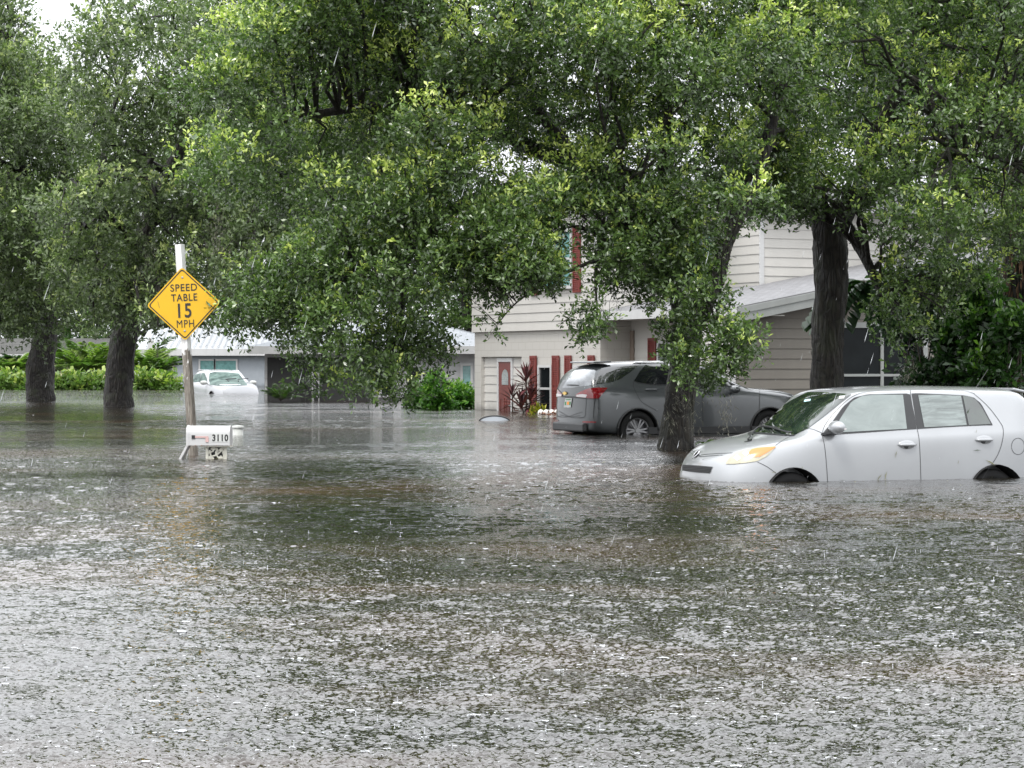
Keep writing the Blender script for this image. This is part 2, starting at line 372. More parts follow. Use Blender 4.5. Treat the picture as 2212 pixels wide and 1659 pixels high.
def watermat():
    t = NT('flood_water'); base = t.coord()
    # murk: brown silt and olive patches
    m1 = t.noise(1.0, 4, t.coord((.22, .30, 1)), .55, .5)
    c = t.ramp(m1, [(.35, (.008, .008, .006)), (.5, (.018, .015, .010)), (.70, (.056, .030, .017))])
    t.l(c, t.p.inputs['Base Color']); t.set(Roughness=.02, IOR=1.62, Specular_IOR_Level=.5)
    # rain rings, two sizes
    def rings(scale, width, amp, seed):
        mp = t.coord((1, 1, 1)); mpn = t.t.nodes[-1]
        mpn.inputs['Location'].default_value = (seed, seed * 1.7, 0)
        vo = t.n('ShaderNodeTexVoronoi'); vo.voronoi_dimensions = '2D'; vo.inputs['Scale'].default_value = scale; vo.inputs['Randomness'].default_value = .95
        t.l(mp, vo.inputs['Vector'])
        sp = t.n('ShaderNodeSeparateColor'); t.l(vo.outputs['Color'], sp.inputs[0])
        rad = t.math('MULTIPLY', sp.outputs[0], .42)
        x = t.math('DIVIDE', t.math('SUBTRACT', vo.outputs['Distance'], rad), width)
        env = t.math('POWER', 2.718, t.math('MULTIPLY', t.math('MULTIPLY', x, x), -.5))
        wv = t.math('COSINE', t.math('MULTIPLY', x, 2.6))
        fade = t.math('SUBTRACT', 1.1, sp.outputs[0])
        return t.math('MULTIPLY', t.math('MULTIPLY', t.math('MULTIPLY', env, wv), fade), amp)
    h = rings(34.0, .11, .0006, 77.0)
    gust = t.ramp(t.noise(1.0, 4, t.coord((.16, .30, 1)), .55, .6), [(.36, (.38, .38, .38)), (.54, (1, 1, 1))])
    # surface slopes straight from noise: swell, wind wavelets, rain-chopped ripple
    def slope(scale, amp, detail=2, rough=.5):
        n = t.n('ShaderNodeTexNoise'); n.inputs['Scale'].default_value = 1; n.inputs['Detail'].default_value = detail; n.inputs['Roughness'].default_value = rough
        t.l(t.coord(scale), n.inputs['Vector'])
        v = t.n('ShaderNodeVectorMath'); v.operation = 'SUBTRACT'; t.l(n.outputs['Color'], v.inputs[0]); v.inputs[1].default_value = (.5, .5, .5)
        u = t.n('ShaderNodeVectorMath'); u.operation = 'MULTIPLY'; t.l(v.outputs[0], u.inputs[0]); u.inputs[1].default_value = (amp, amp, 0); return u.outputs[0]
    def vadd(a, b):
        v = t.n('ShaderNodeVectorMath'); v.operation = 'ADD'; t.l(a, v.inputs[0])
        if isinstance(b, tuple): v.inputs[1].default_value = b
        else: t.l(b, v.inputs[1])
        return v.outputs[0]
    sm = vadd(slope((5, 9, 1), .10), slope((56, 76, 1), 1.15, 1, .5))
    sc = t.n('ShaderNodeVectorMath'); sc.operation = 'SCALE'; t.l(sm, sc.inputs[0]); t.l(gust, sc.inputs['Scale'])
    ge = t.n('ShaderNodeNewGeometry'); nv = vadd(sc.outputs[0], ge.outputs['Normal']); nn = t.n('ShaderNodeVectorMath'); nn.operation = 'NORMALIZE'; t.l(nv, nn.inputs[0])
    bp = t.n('ShaderNodeBump'); bp.inputs['Strength'].default_value = 1; bp.inputs['Distance'].default_value = 1
    t.l(h, bp.inputs['Height']); t.l(nn.outputs[0], bp.inputs['Normal']); t.l(bp.outputs[0], t.p.inputs['Normal'])
    return t.m
M['water'] = watermat()
def vnoise(x, y, seed):
    "cheap smooth noise from a few incommensurate waves, about -1..1"
    r = np.random.default_rng(seed); o = np.zeros_like(x)
    for i in range(14):
        a = r.uniform(0, 6.28); k = r.uniform(.5, 2.2); o += np.sin(k * (x * math.cos(a) + y * math.sin(a)) + r.uniform(0, 6.28) + 1.2 * np.sin(.6 * k * (y * math.cos(a) - x * math.sin(a)) + i)) / k ** .5
    return o / 3.2
def watersheet():
    "one sheet: finely waved where it lies near the street camera, flat out to the horizon"
    K = .00135; y0, y1 = 5.2, 80.0; nr = int(math.log(y1 / y0) / K); ys = y0 * np.exp(np.linspace(0, math.log(y1 / y0), nr)); nc = 460
    u = np.linspace(-.5, .5, nc); W = ys * .54 + 1.2
    X = u[None, :] * W[:, None]; Y = np.repeat(ys[:, None], nc, 1); cell = np.maximum(K * Y, (W / nc)[:, None])
    g = vnoise(X * .50, Y * .62, 5); gust = np.clip(.56 + 1.1 * g - .10 * np.clip(X / (.12 * Y), -1, 1), .20, 1.0)
    Z = np.zeros_like(X); r = np.random.default_rng(3)
    for i in range(130):
        lam = math.exp(r.uniform(math.log(.036), math.log(.9))); a = r.normal(1.45, .75); k = 2 * math.pi / lam
        w_ = np.clip(lam / (3.0 * cell) - .55, 0, 1)
        sl = .0150 * (lam / .12) ** -.55
        ph = r.uniform(0, 6.28)
        Z += w_ * (sl / k) * np.sin(k * (X * math.cos(a) + Y * math.sin(a)) + ph + .8 * np.sin(X * 1.3 + Y * .9 + i))
    Z *= gust
    n = 14000; t_ = r.random(n); ry = 5.6 * np.exp(t_ * math.log(30 / 5.6)); rx = r.uniform(-.5, .5, n) * (ry * .5 + .8)
    for i in range(n):
        lam = r.uniform(.018, .036) * (1 + ry[i] / 25); R_ = r.uniform(.0, .09); A_ = lam * r.uniform(.03, .085); ext = R_ + 1.8 * lam
        j0 = max(0, int(math.log((ry[i] - ext) / y0) / K) if ry[i] - ext > y0 else 0); j1 = min(nr, int(math.log((ry[i] + ext) / y0) / K) + 2); w0_ = ry[i] * .54 + 1.2
        i0 = max(0, int(((rx[i] - ext) / w0_ + .5) * nc)); i1 = min(nc, int(((rx[i] + ext) / w0_ + .5) * nc) + 2)
        if j1 <= j0 or i1 <= i0: continue
        d = np.hypot(X[j0:j1, i0:i1] - rx[i], Y[j0:j1, i0:i1] - ry[i]) - R_
        Z[j0:j1, i0:i1] += A_ * np.cos(6.283 * d / lam) * np.exp(-(d / lam) ** 2 * 1.2)
    e = np.ones_like(Z); e[0] = e[-1] = 0; e[:, 0] = e[:, -1] = 0; Z *= e
    V = np.stack([X, Y, Z], -1).reshape(-1, 3).astype(np.float32)
    id_ = np.arange(nr * nc, dtype=np.int32).reshape(nr, nc)
    q = np.stack([id_[:-1, :-1], id_[:-1, 1:], id_[1:, 1:], id_[1:, :-1]], -1).reshape(-1, 4)
    nv = len(V); far = np.array([(-500, -80, 0), (500, -80, 0), (500, 1200, 0), (-500, 1200, 0)], np.float32); V = np.concatenate([V, far])
    c = [id_[0, 0], id_[0, -1], id_[-1, -1], id_[-1, 0]]
    q = np.concatenate([q, np.array([(nv, nv + 1, c[1], c[0]), (nv + 1, nv + 2, c[2], c[1]), (nv + 2, nv + 3, c[3], c[2]), (nv + 3, nv, c[0], c[3])], np.int32)])
    me = bpy.data.meshes.new('water'); me.vertices.add(len(V)); me.vertices.foreach_set('co', V.reshape(-1)); me.loops.add(q.size); me.loops.foreach_set('vertex_index', q.reshape(-1).astype(np.int32))
    me.polygons.add(len(q)); me.polygons.foreach_set('loop_start', np.arange(0, q.size, 4, dtype=np.int32)); me.polygons.foreach_set('loop_total', np.full(len(q), 4, np.int32)); me.update(calc_edges=True)
    sm = np.ones(len(q), bool); sm[-4:] = False; me.polygons.foreach_set('use_smooth', sm); return me
obj('water', watersheet(), M['water'], kind='structure')

# ------------------------------------------------------------------ houses
TH = R(27)
A = Vector((-math.sin(TH), math.cos(TH), 0)); B = Vector((math.cos(TH), math.sin(TH), 0)); UP = Vector((0, 0, 1))

def uvmesh(quads, name):
    "quads: list of (4 world points, 4 uv)"
    vs = []; fs = []; uv = []
    for q, u in quads:
        b = len(vs); vs += [tuple(p) for p in q]; fs.append(tuple(range(b, b + len(q)))); uv += u
    me = bpy.data.meshes.new(name); me.from_pydata(vs, [], fs); l = me.uv_layers.new(name='UVMap')
    for i, c in enumerate(uv): l.data[i].uv = c
    return me
def siding_mesh(p0, d, nrm, length, z0, z1, exp=.24, mb=None, ztop=None):
    "lap siding: each board leans out at its foot; ztop(s) optionally clips the top along the wall"
    mb = mb or MB(); z = z0; p0 = Vector((p0[0], p0[1], 0)); k = 0
    N = 1 if ztop is None else 12
    while z < z1 - .01:
        zt = min(z + exp, z1)
        for i in range(N):
            a = length * i / N; b = length * (i + 1) / N
            za, zb = (zt, zt) if ztop is None else (min(zt, ztop(a)), min(zt, ztop(b)))
            if za <= z and zb <= z: continue
            za = max(za, z); zb = max(zb, z)
            o = nrm * .022
            q = [p0 + d * a + UP * z + o, p0 + d * b + UP * z + o, p0 + d * b + UP * zb, p0 + d * a + UP * za]
            u = [p0 + d * a + UP * z, p0 + d * b + UP * z]
            bb = len(mb.v); mb.v += [tuple(x) for x in q + u]
            mb.f += [(bb, bb + 1, bb + 2, bb + 3), (bb + 4, bb + 5, bb + 1, bb)]; mb.mi += [0, 0]
        z = zt; k += 1
    return mb
def roof_slab(pts, thick, mat, name, parent, uax, vax):
    "pts: 4 world corners of the upper surface; planar slab with UVs in metres"
    pts = [Vector(p) for p in pts]; n = (pts[1] - pts[0]).cross(pts[3] - pts[0]).normalized()
    if n.z < 0: n = -n
    dn = [p - n * thick for p in pts]
    quads = [(pts, [((p - pts[0]).dot(uax), (p - pts[0]).dot(vax)) for p in pts]),
             (dn[::-1], [(0, 0)] * len(pts))]
    for i in range(len(pts)):
        j = (i + 1) % len(pts); quads.append(([pts[i], dn[i], dn[j], pts[j]], [(0, 0)] * 4))
    return obj(name, uvmesh(quads, name), mat, parent)
def wallbox(mb, p, d, nrm, a, b, z0, z1, t, off=0.0):
    "box on a wall: from a to b along d, z0..z1, sticking out t from off along nrm"
    p = Vector((p[0], p[1], 0)); o = nrm * off
    pts = [p + d * a + UP * z0 + o, p + d * b + UP * z0 + o, p + d * b + UP * z1 + o, p + d * a + UP * z1 + o]
    return mb.prism(pts, nrm * t)
def window(parent, p, d, nrm, a, b, z0, z1, glass, frame=None, sash=True, mull=0, fw=.07, off=.03):
    frame = frame or M['white_trim']; m = MB()
    wallbox(m, p, d, nrm, a - fw, b + fw, z1, z1 + fw, .06, off); wallbox(m, p, d, nrm, a - fw * 1.4, b + fw * 1.4, z0 - fw, z0, .09, off)
    wallbox(m, p, d, nrm, a - fw, a, z0, z1, .06, off); wallbox(m, p, d, nrm, b, b + fw, z0, z1, .06, off)
    if sash: wallbox(m, p, d, nrm, a, b, (z0 + z1) / 2 - .03, (z0 + z1) / 2 + .03, .045, off)
    for k in range(mull):
        x = a + (b - a) * (k + 1) / (mull + 1); wallbox(m, p, d, nrm, x - .04, x + .04, z0, z1, .05, off)
    f = m.build('window', frame, parent)
    g = MB(); wallbox(g, p, d, nrm, a, b, z0, z1, .01, off); g.build('pane', glass, f)
    return f
def shutter(parent, p, d, nrm, a, b, z0, z1):
    m = MB(); wallbox(m, p, d, nrm, a, b, z0, z1, .02, .03)
    wallbox(m, p, d, nrm, a, a + .05, z0, z1, .025, .05); wallbox(m, p, d, nrm, b - .05, b, z0, z1, .025, .05)
    for z in (z0, (z0 + z1) / 2 - .03, z1 - .06): wallbox(m, p, d, nrm, a + .05, b - .05, z, z + .06, .022, .05)
    z = z0 + .08
    while z < z1 - .08:
        if abs(z - (z0 + z1) / 2) > .05:
            q = Vector((p[0], p[1], 0)); o = nrm * .05
            m.prism([q + d * (a + .05) + UP * z + o, q + d * (a + .05) + UP * z + o + nrm * .022, q + d * (a + .05) + UP * (z + .035) + o], d * (b - a - .1))
        z += .05
    return m.build('shutter', M['shutter'], parent)

# ---- the cream two-storey house numbered 3120
YL = wY(885); L0 = P(1020, 790, YL); L0.z = 0
C0 = L0 - A * 7.31
NS = -B            # outward normal of the side wall
NF = -A            # outward normal of the front walls
house = empty('two_storey_house', (C0.x, C0.y, -.6), label='cream two storey house with lap siding and dark red shutters standing in floodwater', cat='house')
def hb(mb, name, mat, parent=None, **k):
    "build with world coordinates under the house"
    o = mb.build(name, mat, parent or house, **k); return o
_hm = Matrix.Translation(house.location).inverted()
HS = []   # collects house children to shift into local space at the end
def along(x):   # distance from the far corner along the side wall at photo column x
    k = (x - 1106) / F; return (k * L0.y - L0.x) / (math.sin(TH) + k * math.cos(TH))
pA, pB, dA, dB = along(1034), along(1121), along(1066), along(1093)
# lower side wall: painted block
q0 = L0 + B * .08
ln = 7.31
def uvq(p0, d, a, b, z0, z1):
    p0 = Vector((p0[0], p0[1], 0)); return ([p0 + d * a + UP * z0, p0 + d * b + UP * z0, p0 + d * b + UP * z1, p0 + d * a + UP * z1], [(a, z0), (b, z0), (b, z1), (a, z1)])
dS = -A
quads = [uvq(q0, dS, 0, pA, -.7, 2.2), uvq(q0, dS, pA, pB, 1.5, 2.2), uvq(q0, dS, pB, ln, -.7, 2.2)]
# returns of the recessed door panel
rp = q0 + B * .12
quads += [([q0 + dS * pA + UP * -.7, q0 + dS * pA + B * .12 + UP * -.7, q0 + dS * pA + B * .12 + UP * 1.5, q0 + dS * pA + UP * 1.5], [(0, 0), (.1, 0), (.1, 2), (0, 2)])]
quads += [([q0 + dS * pA + UP * 1.5, q0 + dS * pA + B * .12 + UP * 1.5, q0 + dS * pB + B * .12 + UP * 1.5, q0 + dS * pB + UP * 1.5], [(0, 0), (.1, 0), (.1, 2), (0, 2)])]
quads += [uvq(C0 + B * .08, B, 0, 4.2, -.7, 2.2)]
obj('block_wall', uvmesh(quads, 'block_wall'), M['block'], house)
mb = siding_mesh(rp + dS * pA, dS, NS, dA - .08 - pA, -.7, 1.5); siding_mesh(rp + dS * (dB + .1), dS, NS, pB - dB - .1, -.7, 1.5, mb=mb)
siding_mesh(rp + dS * (dA - .08), dS, NS, dB - dA + .18, 1.44, 1.5, mb=mb); hb(mb, 'door_side_panel', M['siding'])
# side door
m = MB(); wallbox(m, rp, dS, NS, dA - .08, dA, -.7, 1.46, .05, .01); wallbox(m, rp, dS, NS, dB, dB + .1, -.7, 1.46, .05, .01); wallbox(m, rp, dS, NS, dA, dB, 1.36, 1.46, .05, .01)
hb(m, 'door_frame', M['white_trim'])
m = MB(); wallbox(m, rp, dS, NS, dA, dB, -.7, 1.36, .03, .0)
for (a, b, z0, z1) in ((dA + .08, (dA + dB) / 2 - .04, -.5, .35), ((dA + dB) / 2 + .04, dB - .08, -.5, .35)):
    for (aa, bb, zz0, zz1) in ((a, b, z0, z0 + .03), (a, b, z1 - .03, z1), (a, a + .03, z0, z1), (b - .03, b, z0, z1)): wallbox(m, rp, dS, NS, aa, bb, zz0, zz1, .012, .03)
dr = hb(m, 'door', M['door_red'])
c = rp + dS * ((dA + dB) / 2); arch = [c + dS * (.20 * math.cos(a)) + UP * (.93 + .22 * math.sin(a)) + NS * .031 for a in [math.pi * k / 10 for k in range(11)]]
arch = [c + dS * .20 + UP * .72 + NS * .031] + arch + [c - dS * .20 + UP * .72 + NS * .031]
m = MB(); m.prism(arch, NS * .006); m.build('door_light', M['fog2'], dr)
m = MB(); m.box(tuple(rp + dS * (dB - .07) + UP * .15 + NS * .06), (.05, .05, .05)); m.build('door_handle', M['steel'], dr)
# lower windows with shutters
for (x0, x1, kind) in ((1143, 1156, 's'), (1164, 1188, 'w'), (1191, 1205, 's'), (1218, 1231, 's'), (1240, 1262, 'w'), (1268, 1281, 's')):
    a, b = along(x0), along(x1)
    if kind == 's': shutter(house, q0, dS, NS, a, b, -.25, 1.52)
    else: window(house, q0, dS, NS, a, b, .08, 1.20, M['glass'])
# upper side wall and gable
EZ = 5.45; PK = 6.35; W2 = 7.31 / 2
gz = lambda s: EZ + (PK - EZ) * (1 - abs(s - W2) / W2)
mb = siding_mesh(L0, dS, NS, 7.31, 2.2, PK, ztop=gz); hb(mb, 'upper_side_wall', M['siding'])
m = MB(); wallbox(m, L0, dS, NS, -.02, 7.31, 2.17, 2.2, .0, 0)
m = MB(); m.prism([tuple(L0 + UP * 2.19), tuple(C0 + UP * 2.19), tuple(C0 + B * .08 + UP * 2.19), tuple(L0 + B * .08 + UP * 2.19)], (0, 0, .01)); hb(m, 'overhang_underside', M['soffit'])
a, b = along(1168), along(1237)
window(house, L0, dS, NS, a, b, 3.35, 4.75, M['glass_teal'], mull=1, fw=.09)
shutter(house, L0, dS, NS, b + .12, b + .50, 3.15, 4.85); shutter(house, L0, dS, NS, a - .50, a - .12, 3.15, 4.85)
# front upper wall, from the corner to the projecting block
siding = siding_mesh(C0, B, NF, 4.4, 2.2, EZ); hb(siding, 'upper_front_wall', M['siding'])
window(house, C0, B, NF, 2.75, 3.45, 3.45, 4.7, M['glass_teal'])
# projecting right-hand block
G0 = C0 + B * 3.75 - A * 1.8
siding_m = siding_mesh(G0, B, NF, 7.5, 2.6, EZ - .05); siding_mesh(G0, A, -B, 1.8, 2.2, EZ - .05, mb=siding_m); hb(siding_m, 'projecting_wall', M['siding'])
m = MB(); wallbox(m, G0, B, NF, -.03, .10, 2.2, EZ - .05, .03, .02); hb(m, 'corner_board', M['white_trim'])
# main roof
ov = .45
ridge_a = L0 + dS * W2 + UP * (PK + .12) - B * ov; ridge_b = ridge_a + B * 14
lowa = C0 + UP * (EZ + .1) - A * ov - B * ov - UP * .12; lowb = lowa + B * 14
roof_slab([lowa, lowb, ridge_b, ridge_a], .16, M['shingle'], 'roof', house, B, A)
bka = L0 + UP * (EZ - .02) + A * ov - B * ov; bkb = bka + B * 14
roof_slab([bkb, bka, ridge_a, ridge_b], .16, M['shingle'], 'roof', house, B, A)
pa = G0 + UP * EZ - A * ov - B * .3; pb = pa + B * 8.2
roof_slab([pa, pb, pb + A * 3.4 + UP * .75, pa + A * 3.4 + UP * .75], .16, M['shingle'], 'roof', house, B, A)
m = MB()
for (a_, b_) in ((lowa, ridge_a), (ridge_a, bka)): m.prism([a_ + UP * .02, b_ + UP * .02, b_ - UP * .22, a_ - UP * .22], -B * .03)
m.prism([lowa, lowa + B * 4, lowa + B * 4 - UP * .2, lowa - UP * .2], -A * .03); m.prism([pa + UP * .01, pb + UP * .01, pb - UP * .22, pa - UP * .22], -A * .03)
hb(m, 'fascia', M['white_trim'])
# front wing (garage side) with its rake rising to the right
K0 = P(1593, 790, 52); K0.z = 0
rz = lambda u: 2.60 + .185 * u
RU = 8.3; V = 5.0
w0 = K0 + B * .2 + A * .5
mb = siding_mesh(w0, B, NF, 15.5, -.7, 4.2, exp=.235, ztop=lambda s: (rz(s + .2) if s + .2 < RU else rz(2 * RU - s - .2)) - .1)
hb(mb, 'wing_front_wall', M['siding_shaded'])
mb = siding_mesh(w0, A, -B, 1.4, -.7, 2.4, exp=.235); hb(mb, 'wing_side_wall', M['siding'])
m = MB(); wallbox(m, w0, B, NF, -.09, .04, -.7, 2.55, .03, .02); hb(m, 'corner_board', M['white_trim'])
e0 = K0 + UP * rz(0); e1 = K0 + B * RU + UP * rz(RU); e2 = K0 + B * 2 * RU + UP * rz(0)
roof_slab([e0, e1, e1 + A * V, e0 + A * V], .06, M['shingle'], 'wing_roof', house, A, B)
roof_slab([e1, e2, e2 + A * V, e1 + A * V], .06, M['shingle'], 'wing_roof', house, A, B)
m = MB(); dz = UP * .065
m.prism([e0 - dz, e1 - dz, e1 - UP * .36, e0 - UP * .36], -A * .035); m.prism([e1 - dz, e2 - dz, e2 - UP * .36, e1 - UP * .36], -A * .035)
m.prism([e0 - UP * .03, e1 - UP * .03, e1 - UP * .17, e0 - UP * .17], -A * .06); m.prism([e1 - UP * .03, e2 - UP * .03, e2 - UP * .17, e1 - UP * .17], -A * .06)
hb(m, 'rake_board', M['trim_grey'])
m = MB(); m.prism([e0 - UP * .30, e1 - UP * .30, e1 - UP * .30 + A * .52, e0 - UP * .30 + A * .52], UP * -.02); hb(m, 'soffit', M['soffit'])
def alongw(x):
    k = (x - 1106) / F; return (k * w0.y - w0.x) / (math.cos(TH) - k * math.sin(TH))
for (xa, xb, z0, z1, mu) in ((1812, 1990, -.1, 2.15, 1), (2040, 2200, -.1, 2.05, 1)):
    window(house, w0, B, NF, alongw(xa), alongw(xb), z0, z1, M['glass'], frame=M['trim_grey'], mull=mu, fw=.13, sash=True)
# porch along the side: the eave beam carries the house number; the wall is set back under it
m = MB(); z1, z0 = 2.62, 2.40
k0 = K0 + A * .02
m.prism([k0 + UP * z0, k0 + UP * z1, k0 + A * 6.8 + UP * z1, k0 + A * 6.8 + UP * z0], B * .05); hb(m, 'porch_beam', M['white_trim'])
m = MB(); m.prism([k0 + UP * z0 + B * .05, k0 + A * 6.8 + UP * z0 + B * .05, k0 + A * 6.8 + UP * z0 + B * 1.3, k0 + UP * z0 + B * 1.3], UP * .02); hb(m, 'porch_ceiling', M['soffit'])
f0 = K0 + UP * rz(0) + A * V; roof_slab([f0, f0 + B * 3.75 + UP * (.185 * 3.75), f0 + B * 3.75 + UP * (.185 * 3.75) + A * 1.86, f0 + A * 1.86], .06, M['shingle'], 'wing_roof', house, A, B)
bw = C0 + B * 1.0
mb = siding_mesh(bw, dS, NS, 6.2, -.7, 2.42); hb(mb, 'porch_wall', M['siding'])
def alongp(x):
    k = (x - 1106) / F; return (k * bw.y - bw.x) / (math.sin(TH) + k * math.cos(TH))
m = MB(); wallbox(m, bw, dS, NS, alongp(1322), alongp(1372), -.7, 2.15, .03, .02); hb(m, 'alcove_shade_panel', M['alcove_shade'])  # flat brown panel, the shade of the recess painted in
shutter(house, bw, dS, NS, alongp(1404), alongp(1421), .2, 1.95); window(house, bw, dS, NS, alongp(1428), alongp(1500), .4, 1.8, M['glass'])
def text_mesh(txt, w_, h_, extrude=.002, bold=0.0):
    "lettering scaled to a given width and height, centred on the origin"
    cu = bpy.data.curves.new('txt', 'FONT'); cu.body = txt; cu.size = 1; cu.extrude = .01; cu.offset = bold; cu.space_character = 1.12
    o = bpy.data.objects.new('txt', cu); COL.objects.link(o)
    dg = bpy.context.evaluated_depsgraph_get(); me = bpy.data.meshes.new_from_object(o.evaluated_get(dg))
    bpy.data.objects.remove(o, do_unlink=True)
    xs = [v.co.x for v in me.vertices]; ys = [v.co.y for v in me.vertices]; cx_, cy_ = (min(xs) + max(xs)) / 2, (min(ys) + max(ys)) / 2
    for v in me.vertices: v.co = ((v.co.x - cx_) * w_ / (max(xs) - min(xs)), (v.co.y - cy_) * h_ / (max(ys) - min(ys)), v.co.z / .01 * extrude)
    me.materials.clear(); return me
def place_text(name, txt, w_, h_, origin, xd, mat, parent, bold=0, extrude=.004):
    me = text_mesh(txt, w_, h_, extrude, bold); zd = xd.cross(UP).normalized()
    Mx = Matrix((xd, UP, zd)).transposed().to_4x4(); Mx.translation = origin; me.transform(Mx)
    return obj(name, me, mat, parent)
tt = (1306 - 1106) / F; s_ = (tt * k0.y - k0.x) / (A.x - tt * A.y)
place_text('house_number', '3120', .5, .16, k0 + A * s_ + UP * 2.51 - B * .008, -A, M['black'], house, bold=.012)

def localize(root):
    "meshes under root were given in world coordinates: shift them to the root's space"
    inv = Matrix.LocRotScale(root.location, root.rotation_euler, root.scale).inverted(); seen = set()
    def rec(o):
        for c in [q for q in bpy.data.objects if q.parent == o]:
            if c.type == 'MESH' and c.data.name not in seen: seen.add(c.data.name); c.data.transform(inv)
            rec(c)
    rec(root)
localize(house)

# ---- generic low house far away
def farhouse(name, label, xl, xr, Y, z_e, z_r, wall, roof, rot, depth, hip=False, extra=None, ov=.5, fz=.22):
    p = P(xl, 790, Y); p.z = 0; q = P(xr, 790, Y); W = (q - p).x
    root = empty(name, (p.x, p.y, -.6), label=label, cat='house')
    d = Vector((math.cos(rot), math.sin(rot), 0)); n = Vector((math.sin(rot), -math.cos(rot), 0))
    mb = siding_mesh(p, d, n, W, -.7, z_e, exp=.3 if wall in (M['white_wall'],) else 5); siding_mesh(p - n * depth, -n * -1, -d, depth, -.7, z_e, exp=5, mb=mb)
    siding_mesh(p + d * W, -n, d, depth, -.7, z_e, exp=5, mb=mb)
    mb.build('wall', wall, root)
    a = p - d * ov + n * ov + UP * z_e; b = p + d * (W + ov) + n * ov + UP * z_e
    ra = p - n * depth / 2 + UP * z_r + d * (depth * .5 if hip else -ov); rb = p + d * W - n * depth / 2 + UP * z_r + d * (-depth * .5 if hip else ov)
    roof_slab([a, b, rb, ra], .1, roof, 'roof', root, d, (ra - a - d * ((ra - a).dot(d))).normalized())
    a2 = a - n * (depth + 2 * ov); b2 = b - n * (depth + 2 * ov)
    roof_slab([b2, a2, ra, rb], .1, roof, 'roof', root, d, (ra - a2 - d * ((ra - a2).dot(d))).normalized())
    if hip:
        for (s0, s1, r) in ((a2, a, ra), (b, b2, rb)):
            me = uvmesh([([s0, s1, r], [(0, 0), ((s1 - s0).length, 0), ((s1 - s0).length / 2, depth / 2)])], 'roof'); obj('roof', me, roof, root)
    m = MB(); m.prism([a, b, b - UP * fz, a - UP * fz], n * .03); m.build('fascia', M['white_trim'], root)
    m = MB(); m.prism([a - UP * .12, b - UP * .12, b - n * ov - UP * .12, a - n * ov - UP * .12], UP * -.01); m.build('soffit', M['soffit'], root)
    if extra: extra(root, p, d, n, W)
    localize(root); return root
def px_on(p, d, x):
    k = (x - 1106) / F; return (k * p.y - p.x) / (d.x - k * d.y)
def ex_white(root, p, d, n, W):
    a, b = px_on(p, d, 1000), px_on(p, d, 1017)
    window(root, p, d, n, a, b, -.1, 1.25, M['glass_teal'], fw=.08)
    a, b = px_on(p, d, 578), px_on(p, d, 800)          # carport: dark sheet on the wall paints its shaded inside
    m = MB(); wallbox(m, p, d, n, a, b, -.7, 1.55, .03, .02); m.build('carport_shade_sheet', M['dark_in'], root)
    for x in (655, 684, 799):
        m = MB(); c = p + d * px_on(p, d, x) + n * .25
        for s in (-.12, .12): m.tube([c + d * s + UP * -.7, c + d * s + UP * 1.7], .018, 6)
        for k in range(8):
            z = -.5 + k * .28
            pts = [c + d * (.10 * math.cos(q) * (1 - .05 * q)) + UP * (z + .11 * math.sin(q)) for q in [i * .6 for i in range(9)]]; m.tube(pts, .012, 5)
        m.build('iron_post', M['white_trim'] if x == 684 else M['wire'], root)
    for (xa, xb) in ((825, 850), (880, 910)): window(root, p, d, n, px_on(p, d, xa), px_on(p, d, xb), .2, 1.2, M['glass'], fw=.08)
farhouse('neighbour_house', 'low white house with pale grey shingle roof and open carport behind the drooping oak branch', 572, 1090, 82, 1.95, 3.25, M['white_wall'], M['shingle_lt'], R(-4), 9, hip=True, extra=ex_white, fz=.28)
def ex_grey(root, p, d, n, W):
    for (xa, xb) in ((433, 462), (466, 510)): window(root, p, d, n, px_on(p, d, xa), px_on(p, d, xb), .35, 1.55, M['glass_teal'], fw=.1, sash=False)
    for (xa, xb) in ((344, 352), (372, 378)):
        m = MB(); z = -.6
        while z < 1.9: wallbox(m, p, d, n, px_on(p, d, xa) + random.uniform(-.03, .03), px_on(p, d, xb) + random.uniform(-.03, .03), z, z + .27, .12 + random.uniform(0, .05), .02); z += .3
        m.build('stone_pillar', M['stone'], root)
    m = MB(); c = p + d * px_on(p, d, 364) + n * .25; m.tube([c + n * .3 + UP * 2.2, c + UP * 1.9, c + UP * -.6], .10, 8); m.build('downspout', M['white_trim'], root)
    window(root, p, d, n, px_on(p, d, 327), px_on(p, d, 337), .3, 1.5, M['glass_teal'], fw=.1)
    m = MB()
    for k in range(26):      # standing seams
        f = k / 25; a = p + d * (W * f) + n * .5 + UP * 2.37; r = p + d * (W * f) - n * 4 + UP * 3.67; m.tube([a, r], .03, 4)
    m.build('roof_seam', M['metal_roof'], root)
    # small entry gable at left
    m = MB(); a = px_on(p, d, 322); b = px_on(p, d, 350)
    q = p + n * .55; m.prism([q + d * a + UP * 1.9, q + d * b + UP * 1.9, q + d * b + UP * 2.2, q + d * ((a + b) / 2 - .3) + UP * 3.0, q + d * a + UP * 2.2], n * .06); m.build('entry_gable', M['white_trim'], root)
farhouse('metal_roof_house', 'blue grey bungalow with white metal roof behind the white parked car', 318, 640, 136, 2.25, 3.55, M['grey_wall'], M['metal_roof'], 0, 8, extra=ex_grey, fz=.4)
def ex_brown(root, p, d, n, W):
    for (xa, xb) in ((18, 30), (95, 112), (160, 200)): window(root, p, d, n, px_on(p, d, xa), px_on(p, d, xb), .2, 1.4, M['glass'], fw=.12)
    for x in (8, 50):
        m = MB(); c = p + d * px_on(p, d, x) + n * .4; m.box(tuple(c + UP * .6), (.22, .22, 2.8)); m.build('porch_column', M['white_trim'], root)
farhouse('brown_roof_house', 'low cream bungalow with dark brown shingle roof behind the left oaks', -60, 238, 150, 2.0, 3.1, M['cream_wall'], M['shingle_dk'], 0, 8, extra=ex_brown, fz=.35)

